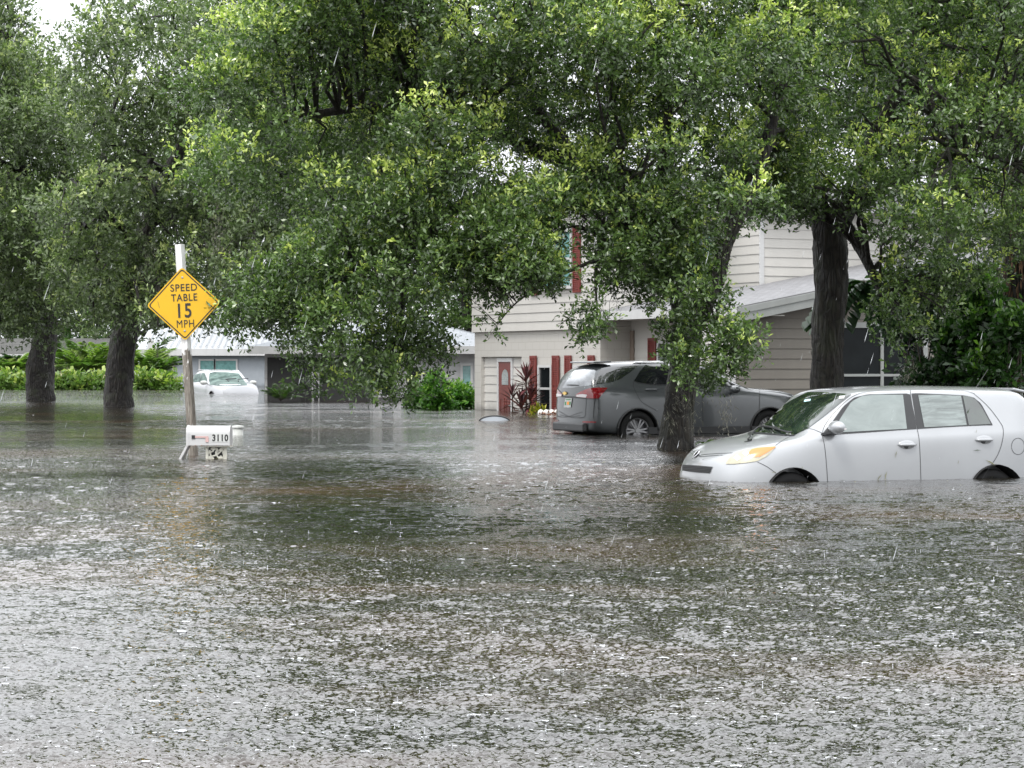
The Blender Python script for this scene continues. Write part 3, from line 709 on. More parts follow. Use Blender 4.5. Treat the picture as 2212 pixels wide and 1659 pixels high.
# ------------------------------------------------------------------ foliage
def leafmesh(name, pos, axis, nrm, ln, wd, tint, fold=.25, tipw=.62):
    "one kite-shaped folded leaf per row"
    n = len(pos); side = np.cross(axis, nrm); side /= (np.linalg.norm(side, axis=1, keepdims=True) + 1e-9)
    nr = np.cross(side, axis)
    ln = np.broadcast_to(np.asarray(ln, float).reshape(-1, 1), (n, 1)); wd = np.broadcast_to(np.asarray(wd, float).reshape(-1, 1), (n, 1))
    v = np.empty((n, 4, 3))
    v[:, 0] = pos; mid = pos + axis * ln * tipw; v[:, 1] = mid - side * wd * .5 + nr * wd * fold; v[:, 2] = pos + axis * ln; v[:, 3] = mid + side * wd * .5 + nr * wd * fold
    me = bpy.data.meshes.new(name); me.vertices.add(4 * n); me.vertices.foreach_set('co', v.reshape(-1).astype(np.float32))
    me.loops.add(4 * n); me.loops.foreach_set('vertex_index', np.arange(4 * n, dtype=np.int32))
    me.polygons.add(n); me.polygons.foreach_set('loop_start', np.arange(0, 4 * n, 4, dtype=np.int32)); me.polygons.foreach_set('loop_total', np.full(n, 4, dtype=np.int32))
    a = me.attributes.new('tint', 'FLOAT', 'FACE'); a.data.foreach_set('value', np.clip(tint, 0, 1).astype(np.float32))
    me.update(calc_edges=True); return me
def unit(a): return a / (np.linalg.norm(a, axis=1, keepdims=True) + 1e-9)

def inpoly(x, y, poly):
    c = False; j = len(poly) - 1
    for i in range(len(poly)):
        xi, yi = poly[i]; xj, yj = poly[j]
        if (yi > y) != (yj > y) and x < (xj - xi) * (y - yi) / (yj - yi) + xi: c = not c
        j = i
    return c
GAPS = [[(1180, 455), (1295, 450), (1305, 600), (1250, 640), (1190, 590)], [(1035, 385), (1120, 375), (1120, 440), (1035, 450)]]
def clumps_in(poly, n, Y, dY, r, young=.3, flat=.7):
    "clump centres spread through the volume whose outline from the street is poly"
    xs = [p[0] for p in poly]; ys = [p[1] for p in poly]; out = []; tries = 0; best = []
    while len(out) < n and tries < n * 60:
        tries += 1
        cand = []
        for _ in range(4):
            x = random.uniform(min(xs), max(xs)); y = random.uniform(min(ys), max(ys))
            if inpoly(x, y, poly) and not any(inpoly(x, y, g) for g in (GAPS if Y < 36 else ())): cand.append((x, y))
        if not cand: continue
        def sc(c): return min([(c[0] - o[5]) ** 2 + (c[1] - o[6]) ** 2 for o in out[-80:]] or [1e9])
        x, y = max(cand, key=sc)
        yy = Y + random.uniform(-dY, dY) ; rr = random.uniform(.65, 1.25) * r; p = P(x, y, yy)
        out.append((p, rr, rr * flat, yy, young * random.uniform(0, 1.6), x, y))
    return out
def crown(name, cl, nspray, leaf, mat, parent, perspray=10, bright=0.0, spread=.13, origin=None, upb=.7):
    "cl: clumps; sprays sit through each clump, thicker near its skin; each carries a twig's worth of leaves"
    tot = sum(c[1] ** 2 for c in cl); PS = []; OUT = []; TN = []
    for c in cl:
        k = max(3, int(nspray * c[1] ** 2 / tot)); d = unit(rng.normal(size=(k, 3)))
        rad = rng.uniform(.25, 1.0, k) ** .55; rad *= 1 + .18 * np.sin(d[:, 0] * 5 + c[5]) * np.cos(d[:, 2] * 4 + c[6])
        p = np.array(c[0]) + d * rad[:, None] * np.array([c[1], c[1], c[2]]) + rng.normal(0, c[1] * .22, (k, 3))
        PS.append(p); OUT.append(d)
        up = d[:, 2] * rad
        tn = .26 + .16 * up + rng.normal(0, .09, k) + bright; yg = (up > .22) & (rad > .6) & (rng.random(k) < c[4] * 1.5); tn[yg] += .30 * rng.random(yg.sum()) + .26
        TN.append(tn)
    ps = np.concatenate(PS); od = np.concatenate(OUT); tn = np.concatenate(TN); k = len(ps)
    tw = unit(od * .8 + np.array([0, 0, .35]) + rng.normal(0, .55, (k, 3)))
    pos = np.repeat(ps, perspray, 0); ax = np.repeat(tw, perspray, 0); tt = np.repeat(tn, perspray)
    n = len(pos); f = rng.random(n)[:, None]
    pos = pos + ax * (f - .3) * spread * 2.0 + rng.normal(0, spread * .12, (n, 3))
    rad = unit(np.cross(ax, rng.normal(size=(n, 3)))); la = unit(ax * .7 + rad * .8 + rng.normal(0, .2, (n, 3)))
    nr = unit(rng.normal(0, 1, (n, 3)) + np.array([0, -.15, upb]) + rad * -.2)
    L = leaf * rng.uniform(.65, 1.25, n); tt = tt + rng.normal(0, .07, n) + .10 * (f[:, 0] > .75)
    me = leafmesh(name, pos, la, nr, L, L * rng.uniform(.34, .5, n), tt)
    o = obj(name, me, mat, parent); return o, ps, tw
def twigs(mb, ps, tw, n, L, r):
    idx = rng.choice(len(ps), min(n, len(ps)), replace=False)
    for i in idx:
        p = Vector(ps[i]); d = Vector(tw[i]); q = p - d * L + Vector((0, 0, random.uniform(-.2, .1) * L)); m = (p + q) / 2 + Vector((random.uniform(-1, 1), random.uniform(-1, 1), random.uniform(-1, 1))) * L * .12
        mb.tube([q, m, p + d * L * .2], [r, r * .7, r * .3], 3, cap=False)
def limb(pts, n=14):
    "pts: (x, y, Y, radius) in photo columns/rows and metres"
    w = [(*P(x, y, Y), r) for x, y, Y, r in pts]; s = spline(w, n); return [Vector(q[:3]) for q in s], [max(.008, q[3]) for q in s]
def skeleton(mb, limbs, cl, sides=12, bark=.10, r0=.05):
    nodes = []
    for i, l in enumerate(limbs):
        p, r = limb(l, 8 * len(l)); mb.tube(p, r, sides if i == 0 else max(7, sides - 4), bark=bark, ph=i); nodes += [(a, b) for a, b in zip(p, r)][4:]
    arr = np.array([tuple(a) for a, _ in nodes])
    for c in cl:       # a crooked branch from the nearest limb into every clump
        d = np.linalg.norm(arr - np.array(c[0]), axis=1); k = int(np.argmin(d)); a, ra = nodes[k]; b = c[0]; D = d[k]
        if D < .15: continue
        pts = [a]; m = 5
        for j in range(1, m + 1):
            f = j / m; q = a.lerp(b, f); q += Vector((random.uniform(-1, 1), random.uniform(-1, 1), random.uniform(-.6, 1))) * D * .07; q.z += math.sin(f * math.pi) * D * .10; pts.append(q)
        rr = min(ra * .6, r0 * (.5 + D * .35)); mb.tube(pts, [rr * (1 - .72 * j / m) for j in range(m + 1)], 5, cap=False)
        for _ in range(3):
            j = random.randint(2, m); q = pts[j]; e = b + Vector((random.uniform(-1, 1), random.uniform(-1, 1), random.uniform(-.7, .9))) * c[1] * .8
            mid = (q + e) / 2 + Vector((0, 0, .08)) * D; mb.tube([q, mid, e], [rr * .35, rr * .25, rr * .1], 4, cap=False)
    return mb
def moss(name, pts, parent, n_per=60, L=.6, wid=.009):
    pos = []; ax = []; nr = []; ll = []; tn = []
    for p in pts:
        ln = L * random.uniform(.5, 1.3)
        for _ in range(n_per):
            q = np.array(p) + rng.normal(0, 1, 3) * np.array([.07, .07, .05]); f = random.random() ** .7 * ln; seg = random.uniform(.04, .12) * (L / .6)
            w = .5 * (1 - f / (ln * 1.1))
            q = q + np.array([rng.normal() * .08 * w, rng.normal() * .08 * w, -f]); pos.append(q); a = np.array([rng.normal() * .7, rng.normal() * .7, -.9]); ax.append(a); nr.append(rng.normal(size=3)); ll.append(seg); tn.append(random.random())
    pos = np.array(pos); me = leafmesh(name, pos, unit(np.array(ax)), unit(np.array(nr)), np.array(ll), np.full(len(pos), wid), np.array(tn)); return obj(name, me, M['moss'], parent, kind='stuff')

def tree(name, label, base, limbs, regions, nspray, leaf, mat, bark, group=None, sides=14, bright=0, moss_pts=None, ntwig=0, perspray=10, r0=.05, spread=.13, cat='tree', barkamp=.1, mossL=.6):
    root = empty(name, tuple(base), label=label, cat=cat, group=group)
    cl = []
    for rg in regions: cl += clumps_in(**rg)
    mb = MB(); skeleton(mb, limbs, cl, sides, barkamp, r0)
    o, ps, tw = crown('crown', cl, nspray, leaf, mat, root, perspray, bright, spread)
    if ntwig: twigs(mb, ps, tw, ntwig, leaf * 4, leaf * .06)
    mb.build('trunk', bark, root, smooth=True)
    if moss_pts: moss('hanging_moss', moss_pts, root, L=mossL)
    localize(root); return root

# the big oak in the middle
A1 = [(430, 300), (480, 150), (600, -60), (640, -380), (1800, -380), (1790, 100), (1760, 220), (1720, 400), (1620, 440), (1500, 430), (1400, 420), (1290, 420), (1180, 420), (1080, 440), (1000, 440), (930, 460), (800, 450), (700, 430), (560, 420), (480, 380)]
A2 = [(490, 650), (560, 590), (650, 520), (760, 450), (960, 440), (1000, 520), (960, 600), (900, 680), (930, 740), (930, 790), (880, 820), (850, 860), (800, 830), (740, 860), (690, 850), (670, 790), (620, 740), (560, 750), (510, 720)]
A3 = [(960, 590), (1000, 520), (1060, 450), (1200, 420), (1230, 520), (1220, 590), (1150, 610), (1080, 610), (1010, 610)]
A4 = [(1240, 430), (1420, 400), (1540, 430), (1560, 470), (1500, 600), (1430, 640), (1320, 620), (1240, 560)]
A5 = [(1240, 690), (1290, 640), (1320, 660), (1300, 740), (1255, 760)]
A6 = [(1430, 640), (1530, 610), (1600, 660), (1620, 730), (1590, 790), (1520, 830), (1470, 815), (1440, 750)]
A7 = [(1030, 690), (1090, 640), (1110, 690), (1070, 720)]
oak_limbs = [
    [(1458, 1015, 34, .34), (1461, 965, 34, .275), (1464, 900, 34, .232), (1474, 830, 34, .225), (1482, 740, 34, .215), (1490, 670, 34, .23)],
    [(1488, 690, 34, .24), (1470, 600, 34, .19), (1455, 500, 34, .17), (1400, 400, 34.5, .15), (1290, 370, 34.5, .13), (1150, 320, 34.5, .11), (1000, 250, 34, .09), (820, 230, 34, .07), (620, 260, 34, .05), (520, 300, 34, .03)],
    [(1492, 690, 34, .22), (1538, 620, 34, .15), (1555, 560, 34, .14), (1575, 500, 34, .13), (1605, 440, 34, .13), (1650, 330, 34, .10), (1690, 150, 34, .08), (1700, -80, 34, .05)],
    [(1460, 540, 34, .17), (1440, 380, 34.3, .14), (1430, 150, 34.5, .10), (1380, -60, 34.5, .07), (1330, -250, 34.5, .04)],
    [(1330, 385, 34.5, .11), (1150, 400, 34, .10), (1000, 440, 33.5, .09), (900, 520, 33, .075), (850, 590, 33, .06), (760, 640, 32.5, .05), (700, 720, 32.5, .03)],
    [(1250, 360, 34.5, .10), (1120, 180, 35, .08), (1000, 60, 35.5, .06), (820, -120, 36, .04)],
    [(880, 545, 33, .05), (870, 640, 33, .045), (860, 720, 32.8, .035), (820, 800, 32.6, .02)],
    [(1400, 410, 34, .09), (1330, 470, 33, .06), (1290, 560, 32.5, .03), (1290, 680, 32.2, .012)],
    [(1290, 560, 32.5, .03), (1200, 600, 32.3, .02), (1120, 650, 32.1, .012), (1075, 700, 32, .007)],
    [(1480, 700, 33.8, .06), (1530, 690, 33, .04), (1560, 720, 32.7, .025), (1570, 770, 32.6, .012)],
]
mp = [P(1480, 830, 33.5), P(1450, 860, 33.6), P(1500, 840, 33.4), P(1565, 845, 32.8), P(1572, 860, 32.8)] + \
     [P(random.uniform(1330, 1560), random.uniform(430, 560), random.uniform(33, 35)) for _ in range(26)] + \
     [P(random.uniform(450, 1000), random.uniform(420, 600), random.uniform(33.5, 36)) for _ in range(22)] + [P(1180 + random.uniform(-60, 200), random.uniform(290, 420), 34) for _ in range(14)]
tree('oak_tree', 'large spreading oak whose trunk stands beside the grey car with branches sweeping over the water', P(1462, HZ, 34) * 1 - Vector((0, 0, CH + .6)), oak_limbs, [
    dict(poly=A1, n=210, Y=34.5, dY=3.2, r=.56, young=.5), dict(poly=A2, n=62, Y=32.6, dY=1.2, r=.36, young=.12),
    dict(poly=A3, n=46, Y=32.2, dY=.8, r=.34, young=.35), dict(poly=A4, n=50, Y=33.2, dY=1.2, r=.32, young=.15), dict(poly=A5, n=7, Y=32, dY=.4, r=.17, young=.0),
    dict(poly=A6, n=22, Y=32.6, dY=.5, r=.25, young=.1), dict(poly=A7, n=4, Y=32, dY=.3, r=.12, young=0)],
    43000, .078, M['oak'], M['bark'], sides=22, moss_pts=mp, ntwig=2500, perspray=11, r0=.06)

# right-hand oak
B1 = [(1620, -340), (2500, -340), (2500, 520), (2260, 520), (2180, 540), (2080, 590), (1990, 540), (1900, 500), (1840, 500), (1760, 440), (1650, 400), (1610, 280), (1700, 100)]
B2 = [(1900, 560), (2000, 560), (2100, 600), (2080, 660), (2010, 700), (1960, 780), (1920, 740), (1915, 640)]
B3r = [(1590, 380), (1740, 380), (1760, 450), (1700, 455), (1640, 440), (1600, 450)]
tree('oak_tree', 'straight oak trunk with bright green crown in front of the dark wing windows', P(1790, HZ, 40) - Vector((0, 0, CH + .6)), [
    [(1788, 960, 40, .33), (1788, 900, 40, .30), (1786, 800, 40, .28), (1790, 700, 40, .28), (1796, 600, 40, .29), (1792, 520, 40, .30), (1785, 470, 40, .26)],
    [(1788, 500, 40, .25), (1760, 430, 40, .17), (1730, 330, 40, .13), (1700, 200, 40, .09), (1720, 0, 40, .05)],
    [(1796, 500, 40, .25), (1850, 400, 40, .18), (1900, 280, 40, .13), (1960, 130, 40, .09), (2000, -80, 40, .05)],
    [(1830, 450, 40, .14), (1960, 380, 39, .11), (2080, 330, 38, .08), (2180, 350, 38, .04)],
    [(1850, 520, 39, .10), (1880, 580, 38.6, .08), (1905, 640, 38.4, .05)]],
    [dict(poly=B1, n=150, Y=39, dY=3.6, r=.66, young=.55), dict(poly=B2, n=14, Y=38, dY=.8, r=.32, young=.3), dict(poly=B3r, n=20, Y=38.6, dY=1.2, r=.4, young=.3)],
    17000, .095, M['oak'], M['bark'], sides=22, bright=.03, ntwig=900, moss_pts=[P(1968, 745, 37.5), P(1960, 760, 37.6)], r0=.07)

# oaks on the left
B3 = [(130, 520), (155, 280), (175, 110), (235, 10), (360, -40), (520, -20), (700, 0), (900, 60), (900, 520), (640, 600), (480, 560), (460, 660), (400, 705), (330, 690), (250, 690), (190, 660), (150, 600)]
tree('oak_tree', 'wet dark oak trunk just left of the yellow sign, second from the left', P(257, HZ, 70) - Vector((0, 0, CH + .6)), [
    [(257, 890, 70, .50), (256, 860, 70, .44), (258, 800, 70, .42), (270, 720, 70, .40), (282, 640, 70, .34), (320, 480, 70, .26), (400, 300, 70, .18), (480, 150, 70, .1)],
    [(272, 700, 70, .28), (230, 600, 70, .2), (210, 450, 70, .14), (240, 250, 70, .08)], [(320, 480, 70, .2), (480, 430, 70, .15), (640, 400, 70, .1), (800, 350, 70, .05)]],
    [dict(poly=B3, n=120, Y=69, dY=5, r=1.0, young=.25)],
    12000, .16, M['oak_far'], M['bark_dark'], sides=20, bright=.02, spread=.24, r0=.1, moss_pts=[P(random.uniform(300, 640), random.uniform(380, 600), 66) for _ in range(24)], mossL=1.6)
B4 = [(-160, 150), (-60, 70), (40, 120), (110, 180), (170, 240), (230, 420), (220, 600), (190, 680), (120, 700), (40, 700), (-60, 690), (-160, 600)]
B4b = [(-110, -80), (45, -60), (62, 50), (70, 120), (110, 190), (-80, 200)]
tree('oak_tree', 'leftmost oak with thick dark trunk and greyish crown rising out of the water', P(88, HZ, 82) - Vector((0, 0, CH + .6)), [
    [(88, 880, 82, .56), (88, 850, 82, .50), (86, 800, 82, .50), (96, 740, 82, .44), (100, 660, 82, .36), (70, 480, 82, .26), (30, 300, 82, .18), (0, 120, 82, .1)],
    [(98, 700, 82, .3), (140, 560, 82, .2), (150, 400, 82, .14), (120, 260, 82, .08)], [(88, 640, 82, .25), (10, 600, 82, .2), (-60, 500, 82, .1)]],
    [dict(poly=B4, n=85, Y=81, dY=5, r=1.15, young=.2), dict(poly=B4b, n=24, Y=81, dY=3, r=.8, young=.4)],
    10000, .18, M['oak_far'], M['bark_dark'], sides=20, spread=.28, r0=.12, moss_pts=[P(random.uniform(-40, 170), random.uniform(450, 600), 78) for _ in range(14)], mossL=1.8)

# trees behind the houses
def bgtree(x, Y, top, bot, hw, label, mat, leaf=.3, n=36, spr=2300, trunk=True, bright=0):
    poly = [(x - hw, (top + bot) / 2), (x - hw * .7, top + (bot - top) * .15), (x, top), (x + hw * .7, top + (bot - top) * .12), (x + hw, (top + bot) / 2), (x + hw * .8, bot - 20), (x, bot), (x - hw * .8, bot - 15)]
    base = P(x, HZ, Y) - Vector((0, 0, CH + .6)); k = Y / F
    tree('broadleaf_tree', label, base, [[(x, HZ + 1.8 / k, Y, .4), (x + 4, bot, Y, .33), (x - 5, (top + bot) / 2, Y, .22), (x + 8, top + 20, Y, .08)]],
         [dict(poly=poly, n=n, Y=Y, dY=hw * k * .7, r=hw * k * .32, young=.3)], spr, leaf, mat, M['bark_dark'], sides=9, spread=leaf * 1.5, r0=.12, group='trees behind the houses', perspray=9, bright=bright)
bgtree(-60, 175, 330, 760, 190, 'hazy tree behind the brown roofed bungalow, left of the leftmost oak', M['oak_far'], .42, bright=.1)
bgtree(330, 165, 200, 740, 200, 'dense tree behind the white metal roof, between oak and sign', M['oak_far'], .40)
bgtree(620, 150, 240, 700, 210, 'dark tree behind the metal roofed bungalow, right of the sign', M['dark_leaf'], .36, bright=.05)
bgtree(860, 120, 300, 690, 150, 'yellow green tree above the white bungalow roof', M['palm'], .28, 26, 1200, bright=-.32)
bgtree(1010, 130, 560, 720, 85, 'low yellow green tree between the white bungalow and the cream house', M['palm'], .26, 18, 900, bright=-.05)
bgtree(150, 190, 560, 790, 110, 'pale distant tree seen between the two left oak trunks', M['bush'], .4, 20, 900, bright=-.1)
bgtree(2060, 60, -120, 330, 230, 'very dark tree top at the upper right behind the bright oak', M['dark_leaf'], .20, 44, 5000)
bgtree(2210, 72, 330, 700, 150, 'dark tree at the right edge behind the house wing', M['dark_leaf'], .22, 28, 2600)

# palm trunk at right edge
root = empty('palm_tree', tuple(P(2200, HZ, 44) - Vector((0, 0, CH + .6))), label='shaggy brown palm trunk at the far right edge', cat='palm tree')
m = MB(); pts, rr = limb([(2205, 960, 44, .26), (2205, 800, 44, .24), (2200, 650, 44, .25), (2198, 480, 44, .28), (2200, 300, 44, .26)], 30); m.tube(pts, rr, 14, bark=.2); m.build('trunk', M['bark_dark'], root, smooth=True)
n = 900; t_ = rng.random(n); b0 = np.array(P(2205, 900, 44)); b1 = np.array(P(2199, 320, 44)); ang = rng.random(n) * 6.28
pos = b0 + (b1 - b0) * t_[:, None] + np.stack([np.cos(ang), np.sin(ang), 0 * ang], 1) * .24
ax = unit(np.stack([np.cos(ang) * .35, np.sin(ang) * .35, -np.ones(n)], 1) + rng.normal(0, .12, (n, 3)))
tb = leafmat('palm_husk', [(0, (.03, .02, .012)), (1, (.14, .08, .045))], .1, .7, .2)
obj('husk', leafmesh('husk', pos, ax, unit(np.stack([np.cos(ang), np.sin(ang), 0 * ang], 1)), rng.uniform(.15, .45, n), np.full(n, .04), rng.random(n)), tb, root)
pos = []; ax = []; nr = []; ll = []
for f in range(16):
    a0 = random.random() * 6.28; el = random.uniform(-.2, .9); base = P(2200, 300, 44); d = Vector((math.cos(a0), math.sin(a0), el)).normalized(); 
    for s in range(30):
        q = base + d * (s * .07) + Vector((0, 0, -.0016 * s * s)); sd = d.cross(UP).normalized() * (1 if s % 2 else -1)
        pos.append(tuple(q)); ax.append(tuple((sd + d * .6 - UP * .35).normalized())); nr.append(tuple(UP)); ll.append(.55)
obj('crown', leafmesh('crown', np.array(pos), np.array(ax), np.array(nr), np.array(ll), np.full(len(pos), .04), rng.random(len(pos)) * .6), M['dark_leaf'], root)
localize(root)

# shrubs and small plants ------------------------------------------------------
def shrub(name, label, x, yw, Y, w_, h_, leaf, mat, nspray, group=None, bright=0.0, cat='shrub', perspray=9, asp=.5, depth=None, base=None):
    "rounded leafy shrub: w_, h_ in metres; stands at depth Y"
    b = P(x, HZ, Y); b.z = -.5; root = empty(name, tuple(b), label=label, cat=cat, group=group); cl = []
    for _ in range(9):
        a = random.random() * 6.28; rr = random.uniform(0, .36) * w_; p = Vector((b.x + math.cos(a) * rr, b.y + math.sin(a) * rr, random.uniform(.05, .78) * h_)); r = w_ * random.uniform(.18, .3)
        cl.append((p, r, r * .8, Y, .35, random.uniform(0, 9), random.uniform(0, 9)))
    crown('foliage', cl, nspray, leaf, mat, root, perspray, bright, leaf * 1.3, upb=.5)
    m = MB()
    for c in cl: m.tube([b + Vector((random.uniform(-.1, .1), 0, 0)), (b + c[0]) / 2 + Vector((0, 0, .1)), c[0]], [.03, .02, .008], 5)
    m.build('stems', M['twig'], root); localize(root); return root
def fronds(name, label, x, Y, n, L, mat, z0=-.4, group=None, cat='palm shrub', leaf=.3, wd=.03, up=.9, droop=.5, tint=(.3, .9), stem=.0, stiff=None):
    "feather-leaved plant: n arching fronds with leaflets both sides"
    b = P(x, HZ, Y); b.z = z0; root = empty(name, tuple(b), label=label, cat=cat, group=group)
    pos = []; ax = []; nr = []; ll = []; tn = []; m = MB()
    for f in range(n):
        a0 = 6.28 * f / n + random.uniform(-.4, .4); el = random.uniform(.35, 1.5) * up; d = Vector((math.cos(a0), math.sin(a0), el)).normalized(); l_ = L * random.uniform(.7, 1.1); K = 16; pts = []
        t0 = random.uniform(*tint); bb = b + Vector((0, 0, stem))
        for s in range(K + 1):
            f_ = s / K; q = bb + d * (l_ * f_) + Vector((0, 0, -droop * l_ * f_ ** 2.2)); pts.append(q)
            if s > 2:
                dd = (pts[-1] - pts[-2]).normalized()
                for sg in (-1, 1):
                    sd = dd.cross(UP).normalized() * sg
                    for j in (0, .5):
                        pos.append(tuple(q - dd * (l_ / K * j))); ax.append(tuple((sd + dd * .75 - UP * .25 + Vector((random.uniform(-.1, .1), random.uniform(-.1, .1), random.uniform(-.15, .15)))).normalized())); nr.append(tuple((UP + sd * .3).normalized())); ll.append(leaf * (1 - .6 * abs(f_ - .5))); tn.append(t0 + random.uniform(-.12, .12))
        m.tube(pts, [.016 * (1 - .7 * s / K) for s in range(K + 1)], 4, cap=False)
    m.build('stems', M['twig'], root); obj('fronds', leafmesh('fronds', np.array(pos), np.array(ax), np.array(nr), np.array(ll), np.full(len(pos), wd), np.array(tn)), mat, root)
    localize(root); return root
def rosette(name, label, x, Y, stems, mat, L=.45, wd=.06, n=26, group=None, cat='plant'):
    b = P(x, HZ, Y); b.z = -.5; root = empty(name, tuple(b), label=label, cat=cat, group=group); m = MB(); pos = []; ax = []; nr = []; tn = []; ll = []
    for (dx, h) in stems:
        top = b + Vector((dx, random.uniform(-.1, .1), h + .5)); m.tube([b + Vector((dx * .5, 0, 0)), (b + top) / 2, top], [.025, .02, .015], 6)
        for k in range(n):
            a = k * 2.4; el = 1.5 - 2.0 * k / n; d = Vector((math.cos(a) * math.cos(el * .9), math.sin(a) * math.cos(el * .9), math.sin(el * .9)))
            q = top - Vector((0, 0, .35 * k / n)); pos.append(tuple(q)); ax.append(tuple(d)); nr.append(tuple((UP - d * d.z + d * .01).normalized())); tn.append(random.random()); ll.append(L * random.uniform(.75, 1.1))
    m.build('stem', M['twig'], root); obj('leaves', leafmesh('leaves', np.array(pos), np.array(ax), np.array(nr), np.array(ll), np.full(len(pos), wd), np.array(tn), fold=.3, tipw=.45), mat, root)
    localize(root); return root
rosette('cordyline', 'tall purple leaved plant nearest the lower shutter', 1137, 60.5, [(0, .95), (.12, .45), (-.12, .25)], M['cordyline'], .55, .09, 30)
rosette('cordyline', 'shorter purple leaved plant beside the red door', 1107, 61.5, [(0, .50)], M['cordyline'], .42, .07, 24)
rosette('croton', 'low yellow and dark green plant beside the grey car bumper', 1162, 59, [(0, .12), (.15, .05), (-.15, .05)], M['croton'], .26, .09, 24)
shrub('clusia_shrub', 'rounded bright green shrub against the white bungalow wall', 945, 0, 66, 1.15, .95, .16, M['bush'], 330, group='shrubs by the white bungalow', bright=.15)
shrub('clusia_shrub', 'low green shrub touching the corner of the cream house', 994, 0, 67, .8, .55, .15, M['bush'], 220, group='shrubs by the white bungalow', bright=.08)
shrub('clusia_shrub', 'dark green shrub just left of the bright rounded one', 905, 0, 67.5, .7, .5, .15, M['bush'], 160, group='shrubs by the white bungalow', bright=-.05)
fronds('palm_shrub', 'small drooping palm in the dark carport of the white bungalow', 606, 78, 14, 1.0, M['palm'], z0=.05, leaf=.35, tint=(0, .3), up=1.5, droop=.3)
k = 0
pl = ['bright palm shrub at the far left edge of the hedge', 'dark spiky palm shrub against the leftmost oak trunk', 'tall pale palm just right of the leftmost oak trunk', 'broad palm shrub in the middle of the hedge', 'palm shrub touching the second oak trunk on its left', 'tall bright palm right of the second oak trunk', 'small palm below the grey window, right end of the hedge']
for (x, L_, n_, lab) in ((18, 1.9, 12, 0), (52, 2.0, 12, 1), (150, 3.2, 17, 2), (186, 2.4, 15, 3), (215, 3.0, 16, 4), (302, 3.3, 18, 5), (338, 2.1, 13, 6)):
    fronds('palm_shrub', pl[lab], x, 122 + (lab % 3) * 2, n_, L_, M['dark_leaf'] if lab == 1 else M['palm'], z0=.7, group='palm shrubs in the far front garden', leaf=.85, wd=.12, tint=(.15, .75), up=1.3, droop=.28)
sl = ['yellow green low shrub at the left edge of the frame', 'yellow green shrub left of the leftmost oak trunk', 'yellow green shrub between the two left oak trunks, left one', 'yellow green shrub midway between the two left oak trunks', 'yellow green shrub hugging the second oak trunk', 'yellow green shrub right of the second oak trunk', 'yellow green shrub below the stone pillars', 'lowest yellow green shrub near the sign post']
for i, (x, h_) in enumerate(((5, .7), (38, .25), (134, .5), (172, .2), (207, .4), (303, .5), (338, .25), (366, .15))):
    shrub('garden_shrub', sl[i], x, 0, 119, 1.35, h_, .34, M['palm'], 90, group='yellow green shrubs in the far garden', bright=.10)
# vines and dense plants at the right, before the wing windows
vl = ['bright leafy creeper hanging over the right window', 'dark creeper mass beside the palm trunk', 'broad leaved plant above the silver car roof', 'dark shrub under the right oak branch']
for i, (x, y, Y, w_, n_, mt) in enumerate(((2095, 680, 43, 1.3, 480, 'vine'), (2165, 740, 42, 1.2, 480, 'vine'), (2030, 780, 43, 1.2, 420, 'dark_leaf'), (1985, 650, 44, 1.1, 420, 'dark_leaf'))):
    b = P(x, HZ, Y); b.z = -.5; root = empty('creeper', tuple(b), label=vl[i], cat='creeper'); cl = []
    for _ in range(10):
        p = P(x + random.uniform(-60, 60), y + random.uniform(-75, 75), Y + random.uniform(-.5, .5)); cl.append((p, random.uniform(.16, .34), .28, Y, .3, random.random() * 9, random.random() * 9))
    crown('foliage', cl, n_, .17, M[mt], root, 8, .05, .16, upb=.2); m = MB()
    for c in cl: m.tube([b, (b + c[0]) / 2 + Vector((random.uniform(-.2, .2), 0, 0)), c[0]], [.03, .02, .01], 5)
    m.build('stems', M['twig'], root); localize(root)
# long drooping leaves of a banana-like plant
fronds('banana_plant', 'plant with long drooping dark leaves right of the straight oak trunk', 1885, 46, 9, 1.5, M['dark_leaf'], z0=2.9, leaf=.5, wd=.22, up=.3, droop=.9, tint=(.1, .6), cat='plant')
fronds('fern', 'ferns growing at the foot of the oak beside the silver car bonnet', 1578, 33.5, 14, .55, M['vine'], z0=.02, leaf=.14, wd=.025, tint=(.5, 1), cat='fern')
fronds('fern', 'small fern at the right foot of the middle oak trunk', 1538, 33.8, 10, .35, M['vine'], z0=.0, leaf=.12, wd=.025, tint=(.3, .8), cat='fern')

